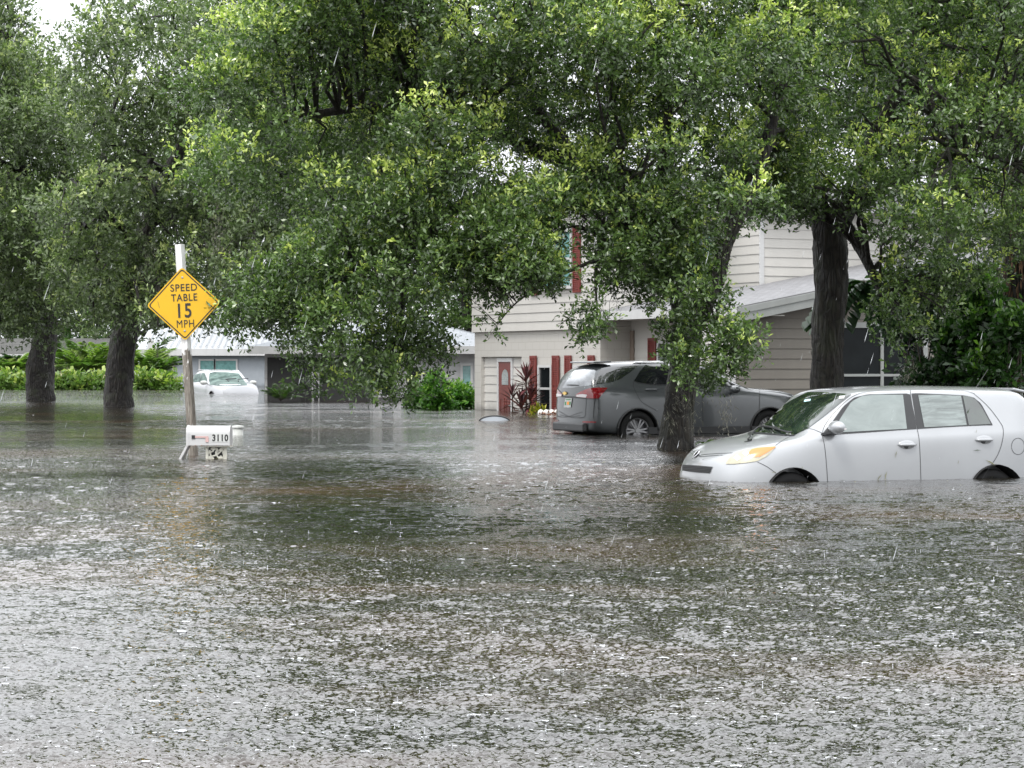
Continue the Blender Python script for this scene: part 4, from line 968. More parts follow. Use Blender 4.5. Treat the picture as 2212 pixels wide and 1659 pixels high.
# ------------------------------------------------------------------ cars
def eval_mesh(o):
    dg = bpy.context.evaluated_depsgraph_get(); return bpy.data.meshes.new_from_object(o.evaluated_get(dg))
def car_shell(rails, bulge_f=.05, bulge_r=.03, arches=(), sub=3, crease=()):
    "rails: list of feature lines, each a list of (s, y, z) at the stations; mirrored and closed, smoothed, wheel arches cut"
    nR = len(rails); nS = len(rails[0]); vs = []; idx = {}
    for i in range(nS):
        for k in range(nR):
            s, y, z = rails[k][i]
            if k == nR - 1: y = 0
            idx[(i, k, 1)] = len(vs); vs.append((s, y, z))
            if k == nR - 1: idx[(i, k, -1)] = idx[(i, k, 1)]
            else: idx[(i, k, -1)] = len(vs); vs.append((s, -y, z))
    fs = []
    for i in range(nS - 1):
        for k in range(nR - 1):
            fs.append((idx[(i, k, 1)], idx[(i + 1, k, 1)], idx[(i + 1, k + 1, 1)], idx[(i, k + 1, 1)]))
            fs.append((idx[(i, k, -1)], idx[(i, k + 1, -1)], idx[(i + 1, k + 1, -1)], idx[(i + 1, k, -1)]))
        fs.append((idx[(i, 0, 1)], idx[(i, 0, -1)], idx[(i + 1, 0, -1)], idx[(i + 1, 0, 1)]))
    for (i, bl, flip) in ((0, -bulge_f, False), (nS - 1, bulge_r, True)):
        mid = []
        for k in range(nR - 1):
            s, y, z = rails[k][i]; f = [1, 1, 1, 1, 1, .9, .6, .3][min(k, 7)] if nR > 5 else 1
            mid.append(len(vs)); vs.append((s + bl * f, 0, z + (.01 if k > 4 else 0)))
        mid.append(idx[(i, nR - 1, 1)])
        for k in range(nR - 1):
            a = [idx[(i, k, 1)], idx[(i, k + 1, 1)], mid[k + 1], mid[k]]; b = [idx[(i, k, -1)], mid[k], mid[k + 1], idx[(i, k + 1, -1)]]
            for q in (a, b):
                q = [v for j, v in enumerate(q) if v not in q[:j]]
                if len(q) > 2: fs.append(tuple(q[::-1] if flip else q))
    me = bpy.data.meshes.new('cage'); me.from_pydata(vs, [], fs); bm = bmesh.new(); bm.from_mesh(me)
    bmesh.ops.recalc_face_normals(bm, faces=bm.faces); 
    cl = bm.edges.layers.float.get('crease_edge') or bm.edges.layers.float.new('crease_edge')
    bm.verts.ensure_lookup_table()
    for (k, i0, i1, v) in crease:
        for i in range(i0, i1):
            for sg in (1, -1):
                e = bm.edges.get((bm.verts[idx[(i, k, sg)]], bm.verts[idx[(i + 1, k, sg)]]))
                if e: e[cl] = v
    bm.to_mesh(me); bm.free()
    o = bpy.data.objects.new('cage', me); COL.objects.link(o); md = o.modifiers.new('s', 'SUBSURF'); md.levels = sub; md.render_levels = sub
    me2 = eval_mesh(o); bpy.data.objects.remove(o, do_unlink=True)
    full = BVHTree.FromPolygons([v.co.copy() for v in me2.vertices], [tuple(p.vertices) for p in me2.polygons])
    # cut arches
    o = bpy.data.objects.new('shell', me2); COL.objects.link(o); cs = []
    for (s, z, r, y0) in arches:
        for sg in (1, -1):
            c = MB(); Mx = Matrix.Translation((s, sg * (y0 + .5), z)) @ Matrix.Rotation(R(90), 4, 'X'); prof = [(0.0001, -.5), (r, -.5), (r, .5), (0.0001, .5)]; c.lathe(prof, 48, Mx)
            cm = c.mesh('cut'); b = bmesh.new(); b.from_mesh(cm); bmesh.ops.remove_doubles(b, verts=b.verts, dist=.001); bmesh.ops.recalc_face_normals(b, faces=b.faces); b.to_mesh(cm); b.free()
            co = bpy.data.objects.new('cut', cm); COL.objects.link(co); cs.append(co); md = o.modifiers.new('b', 'BOOLEAN'); md.operation = 'DIFFERENCE'; md.solver = 'EXACT'; md.object = co
    me3 = eval_mesh(o)
    for q in cs + [o]: bpy.data.objects.remove(q, do_unlink=True)
    me3.materials.clear()
    me3.polygons.foreach_set('use_smooth', [True] * len(me3.polygons))
    me3.set_sharp_from_angle(angle=R(38))
    return me3, full

class Caster:
    "lays thin panels on a car body; outlines are traced where the panels show from the street"
    def __init__(s, root, bvh, zx0, zy0, zs, near):
        s.root = root; s.bvh = bvh; s.M = Matrix.LocRotScale(root.location, root.rotation_euler, root.scale); s.inv = s.M.inverted(); s.o = s.inv @ Vector((0, 0, CH)); s.k = (zx0, zy0, zs); s.near = near
    def px(s, zx, zy): return ((s.k[0] + zx * s.k[2]) / 1.82278, (s.k[1] + zy * s.k[2]) / 1.82278)
    def hit(s, zx, zy, off=.004, guess=None):
        x, y = s.px(zx, zy); d = (s.inv @ P(x, y, 40) - s.o).normalized(); loc, n, i, dist = s.bvh.ray_cast(s.o, d)
        if loc is None:
            # just off the outline: nearest skin point
            q = s.o + d * (guess or 25); best = s.bvh.find_nearest(q); loc, n = best[0], best[1]; return loc + n * off, n
        if n.dot(d) > 0: n = -n
        s.last = dist; return loc + n * off, n
    def patch(s, name, top, bot, mat, n=22, m=8, off=.004, mirror=True, parent=None, thick=.0, **k):
        def res(pl, n):
            pl = [Vector(p) for p in pl]; L = [0]
            for a, b in zip(pl, pl[1:]): L.append(L[-1] + (b - a).length)
            o = []
            for i in range(n + 1):
                t = L[-1] * i / n; j = 0
                while j < len(L) - 2 and L[j + 1] < t: j += 1
                o.append(pl[j].lerp(pl[j + 1], (t - L[j]) / max(1e-6, L[j + 1] - L[j])))
            return o
        T = res(top, n); Bt = res(bot, n); vs = []; g = None
        for i in range(n + 1):
            for j in range(m + 1):
                q = T[i].lerp(Bt[i], j / m); s.last = g or 25; p, nn = s.hit(q.x, q.y, off, g); g = s.last; vs.append(p)
        fs = [(i * (m + 1) + j, i * (m + 1) + j + 1, (i + 1) * (m + 1) + j + 1, (i + 1) * (m + 1) + j) for i in range(n) for j in range(m)]
        mb = MB(); mb.add(vs, fs); o = mb.build(name, mat, parent or s.root, smooth=True, **k); outs = [o]
        if mirror:
            mb = MB(); mb.add([(v[0], -v[1], v[2]) for v in vs], [f[::-1] for f in fs]); outs.append(mb.build(name, mat, parent or s.root, smooth=True, **k))
        return outs
    def line(s, mb, pts, w=.006, off=.005, n=24, close=False, mirror=True):
        "narrow ribbon along a traced line: shut lines and seals"
        mb0 = mb; sp = spline([(a, b, 0) for a, b in pts], n); ps = []; ns = []
        for q in sp:
            p, nn = s.hit(q[0], q[1], off); ps.append(p); ns.append(nn)
        for sg in ((1, -1) if mirror else (1,)):
            mb = mb0 if sg == 1 else mb0.__dict__.setdefault('far', MB()); b = len(mb.v)
            for i in range(len(ps)):
                t = (ps[min(i + 1, len(ps) - 1)] - ps[max(i - 1, 0)]).normalized(); sd = t.cross(ns[i]).normalized() * w / 2
                for q in (ps[i] - sd, ps[i] + sd): mb.v.append((q.x, q.y * sg, q.z))
            for i in range(len(ps) - 1): mb.f.append((b + 2 * i, b + 2 * i + 1, b + 2 * i + 3, b + 2 * i + 2)); mb.mi.append(0)
def wheel(root, s, y, z, r=.31, rr=.21, w=.2, spokes=6, sgn=1):
    Mx = Matrix.Translation((s, y, z)) @ Matrix.Rotation(R(-90 * sgn), 4, 'X')
    m = MB(); m.lathe([(rr, -w / 2), (r * .93, -w / 2), (r, -w / 2 + .03), (r, w / 2 - .03), (r * .93, w / 2), (rr, w / 2 - .005), (rr, w / 2 - .03)], 40, Mx); wh = m.build('wheel', M['rubber'], root, smooth=True)
    m = MB(); m.lathe([(rr * .98, w / 2 - .004), (rr * .90, w / 2 - .012), (rr * .88, -w / 4), (.001, -w / 4)], 40, Mx); 
    for k in range(spokes):
        a = 6.283 * k / spokes; Rm = Mx @ Matrix.Rotation(a, 4, 'Z')
        for da in (-.16, .16):
            m.prism([(.03, -.014 + da * .05, w / 2 - .03), (.03, .014 + da * .05, w / 2 - .03), (rr * .95, .016 + da * rr, w / 2 - .02), (rr * .95, -.016 + da * rr, w / 2 - .02)], (0, 0, -.03), Rm)
    m.lathe([(.045, w / 2 - .03), (.04, w / 2 - .012), (.001, w / 2 - .012)], 16, Mx)
    m.build('rim', M['rim'], wh, smooth=False)
    return wh

# ---- silver hatchback on the right
TC = R(18); wp = P(1714, HZ, 24.55)
# local x = distance back from the nose, near side is -y
sx, sy = .80, -.85
ux = Vector((math.cos(TC), math.sin(TC), 0)); uy = Vector((-math.sin(TC), math.cos(TC), 0))
org = Vector((wp.x, wp.y, 0)) - ux * sx - uy * sy
hatch = empty('parked_car', (org.x, org.y, -.49), TC, label='silver white hatchback with amber headlamps standing in water up to its doors', cat='car')
st = [.03, .12, .32, .62, .93, 1.16, 1.50, 1.62, 2.2, 2.8, 3.3, 3.62, 3.80, 3.88]
def rail(ys, zs, ds=None): return [(st[i] + (ds[i] if ds else 0), ys[i], zs[i]) for i in range(len(st))]
rails = [
    rail([.55, .64, .72, .76, .78, .78, .78, .78, .78, .78, .76, .72, .66, .55], [.20, .18, .18, .18, .18, .18, .18, .18, .18, .18, .19, .22, .27, .32]),
    rail([.58, .70, .82, .845, .845, .845, .845, .845, .845, .845, .84, .80, .72, .58], [.28, .26, .26, .26, .26, .26, .26, .26, .26, .26, .27, .28, .33, .38], [.05] + [0] * 13),
    rail([.58, .72, .835, .860, .860, .860, .860, .860, .860, .862, .86, .82, .74, .6], [.42, .42, .42, .42, .42, .42, .42, .42, .42, .42, .43, .44, .46, .48]),
    rail([.55, .70, .825, .862, .864, .864, .864, .864, .866, .868, .862, .82, .74, .62], [.55, .57, .60, .62, .64, .65, .66, .66, .67, .68, .69, .70, .70, .68], [.01] + [0] * 13),
    rail([.50, .64, .775, .835, .845, .85, .852, .852, .856, .86, .85, .81, .74, .62], [.66, .69, .76, .82, .865, .885, .90, .90, .92, .945, .96, .96, .94, .88], [.03, .02] + [0] * 12),
    rail([.42, .55, .69, .775, .815, .825, .825, .825, .83, .83, .82, .78, .71, .60], [.715, .755, .835, .895, .935, .955, .965, .965, .985, 1.01, 1.03, 1.04, 1.03, 1.0], [.05, .03] + [0] * 12),
    rail([.33, .44, .57, .64, .72, .74, .695, .69, .68, .67, .655, .635, .615, .56], [.745, .79, .87, .925, .965, 1.06, 1.40, 1.435, 1.46, 1.46, 1.445, 1.435, 1.40, 1.22], [.06, .03] + [0, 0, .0, .03, 0] + [0] * 7),
    rail([.18, .24, .32, .36, .42, .50, .52, .52, .52, .51, .50, .49, .48, .46], [.765, .815, .895, .945, .98, 1.075, 1.435, 1.475, 1.50, 1.50, 1.49, 1.482, 1.445, 1.25], [.06, .02, 0, 0, -.07, -.09, -.05] + [0] * 7),
    rail([0] * 14, [.775, .825, .905, .955, .985, 1.08, 1.45, 1.495, 1.525, 1.52, 1.51, 1.50, 1.46, 1.26], [.05, .01, 0, 0, -.10, -.13, -.08] + [0] * 7),
]
shell, bvh = car_shell(rails, .07, .04, [(.80, .30, .345, .60), (3.26, .30, .345, .60)], 3, [(5, 4, 12, .5), (6, 5, 12, .35)])
obj('body', shell, M['paint_silver'], hatch)
C = Caster(hatch, bvh, 2600, 1450, .6474, -1)
# windscreen: frit, glass
C.patch('windscreen', [(515, 380), (650, 290), (800, 195), (895, 147), (1000, 147), (1160, 160)], [(530, 388), (640, 395), (740, 405), (815, 408), (900, 365), (1000, 290), (1160, 162)], M['shield'], 30, 10, .006, mirror=False)
C.patch('front_door_frame', [(985, 400), (1050, 320), (1110, 235), (1175, 180), (1260, 160), (1480, 155), (1515, 155), (1518, 160)], [(985, 412), (1050, 405), (1150, 398), (1300, 388), (1450, 377), (1530, 372), (1558, 371), (1558, 370)], M['plastic'], 26, 6, .005)
C.patch('front_window', [(1066, 352), (1110, 280), (1160, 205), (1220, 172), (1300, 163), (1474, 163)], [(1070, 392), (1150, 388), (1250, 382), (1340, 377), (1430, 373), (1498, 369)], M['fog'], 24, 6, .009)
C.patch('rear_door_frame', [(1527, 155), (1560, 153), (1700, 158), (1850, 166), (1905, 178), (1950, 215), (2020, 345)], [(1562, 370), (1620, 366), (1700, 361), (1800, 355), (1900, 350), (1980, 347), (2020, 347)], M['plastic'], 26, 6, .005)
C.patch('rear_window', [(1566, 165), (1650, 163), (1740, 165), (1826, 168)], [(1604, 360), (1690, 356), (1780, 351), (1862, 347)], M['fog2'], 16, 6, .009)
C.patch('quarter_window', [(1838, 170), (1880, 173), (1915, 190), (1950, 235), (2006, 335)], [(1874, 347), (1910, 345), (1940, 344), (1980, 342), (2006, 340)], M['shield'], 12, 5, .009)
hl = C.patch('headlight', [(400, 578), (420, 550), (465, 510), (540, 492), (620, 482), (703, 476)], [(402, 584), (450, 584), (520, 577), (590, 566), (650, 535), (703, 482)], M['lamp'], 20, 6, .008)
for h_, mi in zip(hl, (False, True)): pass
C.patch('indicator_lens', [(540, 515), (555, 497), (590, 488), (640, 484), (698, 480)], [(540, 520), (560, 542), (600, 542), (640, 520), (698, 486)], M['amber'], 14, 4, .012)
for (a_, b_) in ((470, 548), (520, 520)):
    C.patch('lamp_reflector', [(a_ - 22, b_), (a_, b_ - 20), (a_ + 22, b_)], [(a_ - 22, b_ + 1), (a_, b_ + 18), (a_ + 22, b_ + 1)], M['clearlens'], 8, 3, .011)
C.patch('grille', [(136, 587), (180, 588), (250, 593), (320, 600)], [(136, 622), (180, 630), (240, 636), (300, 640)], M['plastic'], 12, 4, .006, mirror=False)
m = MB()
for dy in (8, 17, 26, 34): C.line(m, [(140, 587 + dy), (180, 589 + dy), (250, 594 + dy), (308, 600 + dy)], .008, .012, 14, mirror=False)
m.build('grille_bars', M['rubber'], hatch)
m = MB()
for pts in ([(985, 412), (998, 470), (1008, 560), (1018, 700)], [(1520, 135), (1530, 220), (1560, 360), (1576, 460), (1585, 700)], [(1900, 150), (1990, 230), (2060, 320), (2085, 370), (2080, 440), (2050, 530), (1990, 620), (1940, 700)],
            [(985, 398), (1000, 350), (1060, 270), (1130, 200), (1210, 155), (1330, 138), (1520, 133)], [(1520, 133), (1700, 133), (1840, 137), (1910, 155)],
            [(175, 505), (220, 535), (270, 525), (440, 515)], [(700, 470), (770, 425), (815, 410)], [(590, 570), (650, 600), (705, 640)], [(815, 408), (900, 368), (985, 395)]):
    C.line(m, pts, .0058, .004)
m.build('shut_lines', M['plastic'], hatch)
m = MB(); C.line(m, [(2175 + 40 * math.cos(a), 475 + 50 * math.sin(a)) for a in [i * 6.283 / 12 for i in range(13)]], .005, .004, 30); m.build('fuel_flap', M['plastic'], hatch)
# emblem: ring with two fins
pc, pn = C.hit(225, 524, .01)
eM = Matrix.Translation(pc) @ pn.to_track_quat('Z', 'Y').to_matrix().to_4x4()
m = MB(); m.tube([eM @ Vector((.052 * math.cos(a), .044 * math.sin(a), .004)) for a in [i * 6.283 / 24 for i in range(25)]], .0055, 6)
for sg in (1, -1): m.prism([(sg * -.040, sg * .006, .002), (sg * .018, sg * .010, .002), (sg * .040, sg * .026, .002), (sg * .030, sg * .002, .002), (sg * .012, sg * -.004, .002)], (0, 0, .007), eM)
m.build('emblem', M['chrome'], hatch)
m = MB(); m.lathe([(.0001, .001), (.048, .001)], 24, eM); m.build('emblem_base', M['plastic'], hatch)
# mirror
for sg in (-1, 1):
    m = MB(); p, n_ = C.hit(1010, 405, .0); base = Vector((p.x + (.22 if sg > 0 else 0), abs(p.y) * sg, p.z)); c = base + Vector((.06, .13 * sg, .085))
    prof = []
    for i in range(9):
        a = math.pi * i / 8; prof.append((max(.0005, math.sin(a)) ** .6, -math.cos(a)))
    Mx = Matrix.Translation(c) @ Matrix.Rotation(R(8 * sg), 4, 'Z') @ Matrix.Diagonal((.085, .13, .072, 1)) @ Matrix.Rotation(R(90), 4, 'X'); m.lathe(prof, 20, Mx)
    mr = m.build('wing_mirror', M['paint_silver'], hatch, smooth=True)
    m = MB(); m.prism([(base.x - .06, base.y - .01 * sg, base.z - .01), (base.x + .10, base.y - .01 * sg, base.z - .01), (c.x + .03, c.y, c.z - .06), (c.x - .05, c.y, c.z - .06)], (0, 0, .025)); m.build('mirror_foot', M['plastic'], mr)
    m = MB(); m.box((c.x + .02, c.y - .0 + .118 * sg, c.z - .015), (.07, .012, .016), None); m.build('side_repeater', M['clearlens'], mr)
# handles
for (hx, hy) in ((1500, 467), (1968, 437)):
    p, n_ = C.hit(hx, hy, 0)
    for sg in (-1, 1):
        q = Vector((p.x, abs(p.y) * sg, p.z)); m = MB()
        m.lathe([(.0001, .004), (.9, .004), (1, -.004)], 24, Matrix.Translation(q) @ Matrix.Rotation(R(-90 * sg), 4, 'X') @ Matrix.Diagonal((.105, .052, 1, 1))); cup = m.build('handle_cup', M['paint_silver'], hatch, smooth=True)
        m = MB(); pts = [q + Vector((-.105 + .21 * i / 8, sg * (.012 + .026 * math.sin(math.pi * i / 8)), .004)) for i in range(9)]; m.tube(pts, [.010, .014, .017, .017, .017, .017, .017, .014, .010], 8); m.build('door_handle', M['paint_silver'], cup, smooth=True)
        m = MB(); m.lathe([(.0001, 0), (.030, 0)], 16, Matrix.Translation(q + Vector((-.01, .0055 * sg, -.012))) @ Matrix.Rotation(R(-90 * sg), 4, 'X')); m.build('cup_shadow_disc', M['plastic'], cup)  # dark disc paints the shade in the cup behind the handle
# wipers
for (pts) in ([(525, 378), (600, 372), (700, 372), (735, 392)], [(610, 360), (680, 372), (760, 398), (800, 403)]):
    ps = [C.hit(a, b, .028)[0] for a, b in pts]; m = MB(); m.tube([Vector(q[:3]) for q in spline([tuple(p) for p in ps], 12)], .010, 6); m.build('wiper', M['plastic'], hatch, smooth=True)
m = MB(); C.line(m, [(500, 384), (560, 392), (650, 400), (740, 407), (815, 411)], .035, .007, 20, mirror=False); m.build('cowl', M['plastic'], hatch)
C.patch('window_sticker', [(880, 195), (918, 190)], [(876, 208), (914, 202)], M['sticker'], 3, 3, .010, mirror=False); C.patch('window_sticker', [(1092, 172), (1125, 170)], [(1086, 190), (1118, 187)], M['plate'], 3, 3, .010, mirror=False)
# wheels and wells
for (s_, z_) in ((.80, .30), (3.26, .30)):
    for sg in (-1, 1):
        wheel(hatch, s_, sg * .71, z_ - .01, .300, .175, .19, 7, sg)
        m = MB(); m.lathe([(.34, .30), (.34, -.02), (.0001, -.02)], 32, Matrix.Translation((s_, sg * .60, .30)) @ Matrix.Rotation(R(-90 * sg), 4, 'X')); m.build('wheel_well', M['rubber'], hatch)
# antenna, rear lamps, spoiler, rear screen
m = MB(); m.tube([(3.30, -.32, 1.47), (3.47, -.32, 1.70)], [.005, .003], 6); m.build('antenna', M['wire'], hatch)
m = MB(); m.prism([(3.66, -.55, 1.462), (3.66, .55, 1.462), (3.86, .53, 1.425), (3.86, -.53, 1.425)], (0, 0, .030)); m.build('roof_spoiler', M['paint_silver'], hatch, bevel=.012)
m = MB(); m.prism([(3.83, -.49, 1.36), (3.90, -.52, 1.10), (3.91, -.52, 1.10), (3.85, -.49, 1.36)], (0, .98, 0)); m.build('rear_screen', M['tint'], hatch)
for sg in (-1, 1): m = MB(); m.prism([(3.80, sg * .66, .85), (3.86, sg * .62, .85), (3.87, sg * .62, 1.12), (3.76, sg * .68, 1.12)], (.03, sg * .02, 0)); m.build('tail_light', M['redlens'], hatch)
# wet leaves stuck to the flank
for i, (zx, zy, an, sc) in enumerate(((1330, 665, .9, .05), (1370, 652, 1.3, .05), (1432, 522, 1.3, .04), (1925, 500, 0, .05), (2005, 575, -.5, .07), (1870, 270, 1.2, .05), (1920, 385, 1.4, .02), (690, 633, .1, .03), (1810, 570, 1.3, .02), (860, 607, 1.3, .02))):
    p, n_ = C.hit(zx, zy, .012); L_ = sc; d = Vector((math.cos(an), 0, math.sin(an))); sd = Vector((-d.z, 0, d.x)) * L_ * .18
    pts = [p - d * L_, p + sd, p + d * L_, p + sd * .1]
    m = MB(); m.prism(pts, (0, -.002, 0)); m.build('stuck_leaf', M['palm'] if i in (3, 5) else M['brown_leaf'], hatch)

# ---- grey crossover behind the oak
def crossover(name, label, loc, rz, paintm, near, sub=3, zoom=None, detail=True):
    root = empty(name, loc, rz, label=label, cat='car')
    st2 = [.03, .14, .40, .75, 1.10, 1.42, 1.95, 2.15, 2.8, 3.3, 3.85, 4.22, 4.45, 4.58]
    def rl(ys, zs, ds=None): return [(st2[i] + (ds[i] if ds else 0), ys[i], zs[i]) for i in range(14)]
    rails = [
        rl([.60, .70, .78, .82, .84, .84, .84, .84, .84, .84, .82, .80, .74, .66], [.26, .22, .22, .22, .22, .22, .22, .22, .22, .22, .24, .27, .30, .34]),
        rl([.64, .78, .87, .90, .905, .905, .905, .905, .905, .905, .90, .87, .82, .72], [.36, .34, .32, .30, .30, .30, .30, .30, .30, .30, .32, .35, .38, .42], [.04] + [0] * 13),
        rl([.64, .80, .89, .918, .92, .92, .92, .92, .92, .92, .92, .90, .85, .76], [.52, .50, .50, .50, .50, .50, .50, .50, .50, .50, .50, .52, .54, .55]),
        rl([.62, .78, .88, .915, .92, .92, .92, .92, .92, .922, .925, .90, .84, .74], [.68, .70, .72, .74, .76, .77, .78, .78, .80, .82, .84, .84, .84, .83]),
        rl([.56, .72, .84, .885, .895, .90, .90, .90, .905, .905, .90, .875, .82, .72], [.84, .88, .92, .95, .97, .985, .99, .99, 1.01, 1.03, 1.05, 1.06, 1.06, 1.04], [.04, .02] + [0] * 12),
        rl([.50, .62, .74, .82, .86, .87, .865, .865, .865, .86, .85, .82, .77, .69], [.91, .96, 1.00, 1.03, 1.045, 1.06, 1.06, 1.06, 1.08, 1.11, 1.15, 1.17, 1.16, 1.12], [.06, .03] + [0] * 12),
        rl([.38, .48, .60, .68, .75, .77, .70, .69, .69, .68, .66, .63, .60, .58], [.95, 1.00, 1.05, 1.085, 1.10, 1.16, 1.47, 1.53, 1.575, 1.575, 1.54, 1.49, 1.40, 1.24], [.06, .03, 0, 0, .06, .05] + [0] * 8),
        rl([.2, .26, .32, .36, .42, .48, .50, .50, .50, .50, .49, .48, .47, .45], [.965, 1.02, 1.08, 1.11, 1.125, 1.17, 1.51, 1.575, 1.625, 1.625, 1.60, 1.56, 1.44, 1.27], [.05, .02, 0, 0, 0, -.03, -.03] + [0] * 7),
        rl([0] * 14, [.97, 1.03, 1.09, 1.12, 1.13, 1.175, 1.52, 1.59, 1.645, 1.645, 1.62, 1.58, 1.46, 1.28], [.04, .01, 0, 0, -.03, -.06, -.05] + [0] * 7)]
    sh, bv = car_shell(rails, .08, .05, [(.93, .36, .40, .66), (3.655, .36, .40, .66)], sub, [(5, 4, 12, .5), (6, 6, 11, .3)])
    obj('body', sh, paintm, root)
    for (s_, z_) in ((.93, .36), (3.655, .36)):
        for sg in (-1, 1):
            wheel(root, s_, sg * .80, z_, .355, .235, .21, 6, sg)
            m = MB(); m.lathe([(.395, .27), (.395, -.02), (.0001, -.02)], 32, Matrix.Translation((s_, sg * .665, .36)) @ Matrix.Rotation(R(-90 * sg), 4, 'X')); m.build('wheel_well', M['rubber'], root)
            m = MB(); pts = [(s_ + .405 * math.cos(a), sg * .925, .36 + .405 * math.sin(a)) for a in [math.pi * i / 20 for i in range(21)]]; m.tube(pts, .018, 6); m.build('arch_trim', M['plastic'], root, smooth=True)
    for sg in (-1, 1):
        m = MB(); m.tube([(2.2, sg * .62, 1.535), (2.35, sg * .62, 1.595), (3.55, sg * .60, 1.60), (3.75, sg * .58, 1.535)], .014, 6); m.build('roof_rail', M['chrome'], root, smooth=True)
        m = MB(); m.box((2.3, sg * .915, .36), (2.3, .03, .12)); m.build('sill', M['plastic'], root)
    m = MB(); m.box((4.60, 0, .42), (.10, 1.36, .16)); m.build('rear_skirt', M['plastic'], root, bevel=.03)
    m = MB(); m.prism([(4.02, -.56, 1.60), (4.02, .56, 1.60), (4.36, .52, 1.585), (4.36, -.52, 1.585)], (0, 0, .03)); m.build('roof_spoiler', paintm, root, bevel=.012)
    return root, bv
wp = P(1378, HZ, 41.3); PH = R(23); rot = math.pi + PH
ux = Vector((math.cos(rot), math.sin(rot), 0)); uy = Vector((-math.sin(rot), math.cos(rot), 0))
org = Vector((wp.x, wp.y, 0)) - ux * 3.655 - uy * .91
suv, bv = crossover('parked_car', 'grey crossover car seen from behind, partly hidden by the middle oak trunk', (org.x, org.y, -.29), rot, M['paint_grey'], 1)
C = Caster(suv, bv, 2150, 1300, .49729, 1)
C.patch('rear_screen', [(130, 452), (170, 395), (220, 320), (300, 312), (395, 318)], [(132, 458), (200, 458), (280, 446), (340, 440), (372, 434)], M['shield_lt'], 18, 8, .006, mirror=False)
C.patch('rear_quarter_window', [(378, 425), (410, 350), (450, 285), (560, 268), (680, 255), (765, 248)], [(382, 430), (450, 422), (520, 410), (590, 385), (670, 330), (765, 252)], M['tint'], 22, 6, .006)
C.patch('rear_door_window', [(698, 400), (740, 330), (800, 262), (850, 246), (1000, 240), (1060, 240)], [(702, 405), (760, 418), (850, 428), (930, 430), (1010, 431), (1060, 432)], M['tint'], 20, 6, .006)
C.patch('front_door_window', [(1085, 240), (1200, 244), (1320, 256), (1440, 280), (1540, 325), (1672, 432)], [(1090, 432), (1200, 436), (1320, 439), (1440, 441), (1560, 443), (1672, 440)], M['tint'], 22, 6, .006)
C.patch('tail_light', [(240, 508), (290, 480), (340, 462), (410, 456), (484, 458)], [(242, 528), (290, 534), (340, 540), (415, 542), (484, 462)], M['redlens'], 16, 6, .012)
C.patch('reversing_lamp', [(246, 512), (300, 506), (330, 512)], [(246, 526), (290, 531), (320, 534)], M['clearlens'], 6, 3, .016)
C.patch('bumper_reflector', [(288, 722), (330, 718), (398, 724)], [(290, 732), (330, 735), (396, 732)], M['redlens'], 6, 2, .008)
C.patch('rear_wiper', [(170, 432), (210, 430), (262, 434)], [(172, 438), (210, 442), (258, 442)], M['plastic'], 5, 2, .02, mirror=False)
pl_ = C.patch('number_plate', [(156, 540), (210, 538)], [(146, 612), (200, 612)], M['plate'], 3, 3, .012, mirror=False)[0]
C.patch('plate_emblem', [(172, 565), (190, 565)], [(170, 590), (188, 590)], M['orange'], 3, 3, .015, mirror=False, parent=pl_)
C.patch('plate_lettering', [(160, 546), (203, 545)], [(159, 552), (202, 551)], M['green_mark'], 3, 2, .015, mirror=False, parent=pl_)
for a_ in ((157, 168), (191, 203)): C.patch('plate_lettering', [(a_[0] - 2, 566), (a_[1] - 2, 566)], [(a_[0] - 4, 592), (a_[1] - 4, 592)], M['green_mark'], 2, 2, .015, mirror=False, parent=pl_)
m = MB(); C.line(m, [(108, 522), (160, 528), (240, 532), (320, 538), (415, 542)], .03, .007, 20, mirror=False); m.build('tailgate_strip', M['plastic'], suv)
pc, pn = C.hit(154, 500, .01); eM = Matrix.Translation(pc) @ pn.to_track_quat('Z', 'Y').to_matrix().to_4x4()
m = MB(); m.box((0, 0, .005), (.17, .035, .012), eM); m.box((0, 0, .006), (.075, .062, .013), eM); m.build('badge', M['gold'], suv)
m = MB()
for pts in ([(698, 400), (690, 440), (710, 490), (750, 560), (790, 590), (880, 640)], [(1075, 240), (1078, 430), (1085, 760)], [(1240, 440), (1236, 560), (1242, 700), (1240, 745)], [(1600, 300), (1680, 440), (1690, 560), (1685, 680)],
            [(320, 540), (315, 620), (300, 690), (200, 690), (110, 670)], [(100, 640), (200, 690), (300, 690)], [(395, 545), (380, 600), (375, 700)], [(700, 408), (760, 422), (930, 435), (1240, 440), (1660, 446)]):
    C.line(m, pts, .010, .005)
m.build('shut_lines', M['plastic'], suv)
for (hx, hy) in ((830, 470), (1300, 482)):
    p, n_ = C.hit(hx, hy, 0)
    for sg in (-1, 1): m = MB(); m.tube([Vector((p.x - .11 + .22 * i / 6, sg * (abs(p.y) + .012 + .02 * math.sin(math.pi * i / 6)), p.z)) for i in range(7)], .014, 8); m.build('door_handle', M['paint_grey'], suv, smooth=True)
for sg in (-1, 1):
    m = MB(); Mx = Matrix.Translation((1.72, sg * 1.02, 1.10)) @ Matrix.Diagonal((.09, .12, .075, 1)) @ Matrix.Rotation(R(90), 4, 'X'); m.lathe([(max(.0005, math.sin(math.pi * i / 8)) ** .6, -math.cos(math.pi * i / 8)) for i in range(9)], 16, Mx); m.box((1.72, sg * .93, 1.06), (.06, .14, .04)); m.build('wing_mirror', M['paint_grey'], suv, smooth=True)

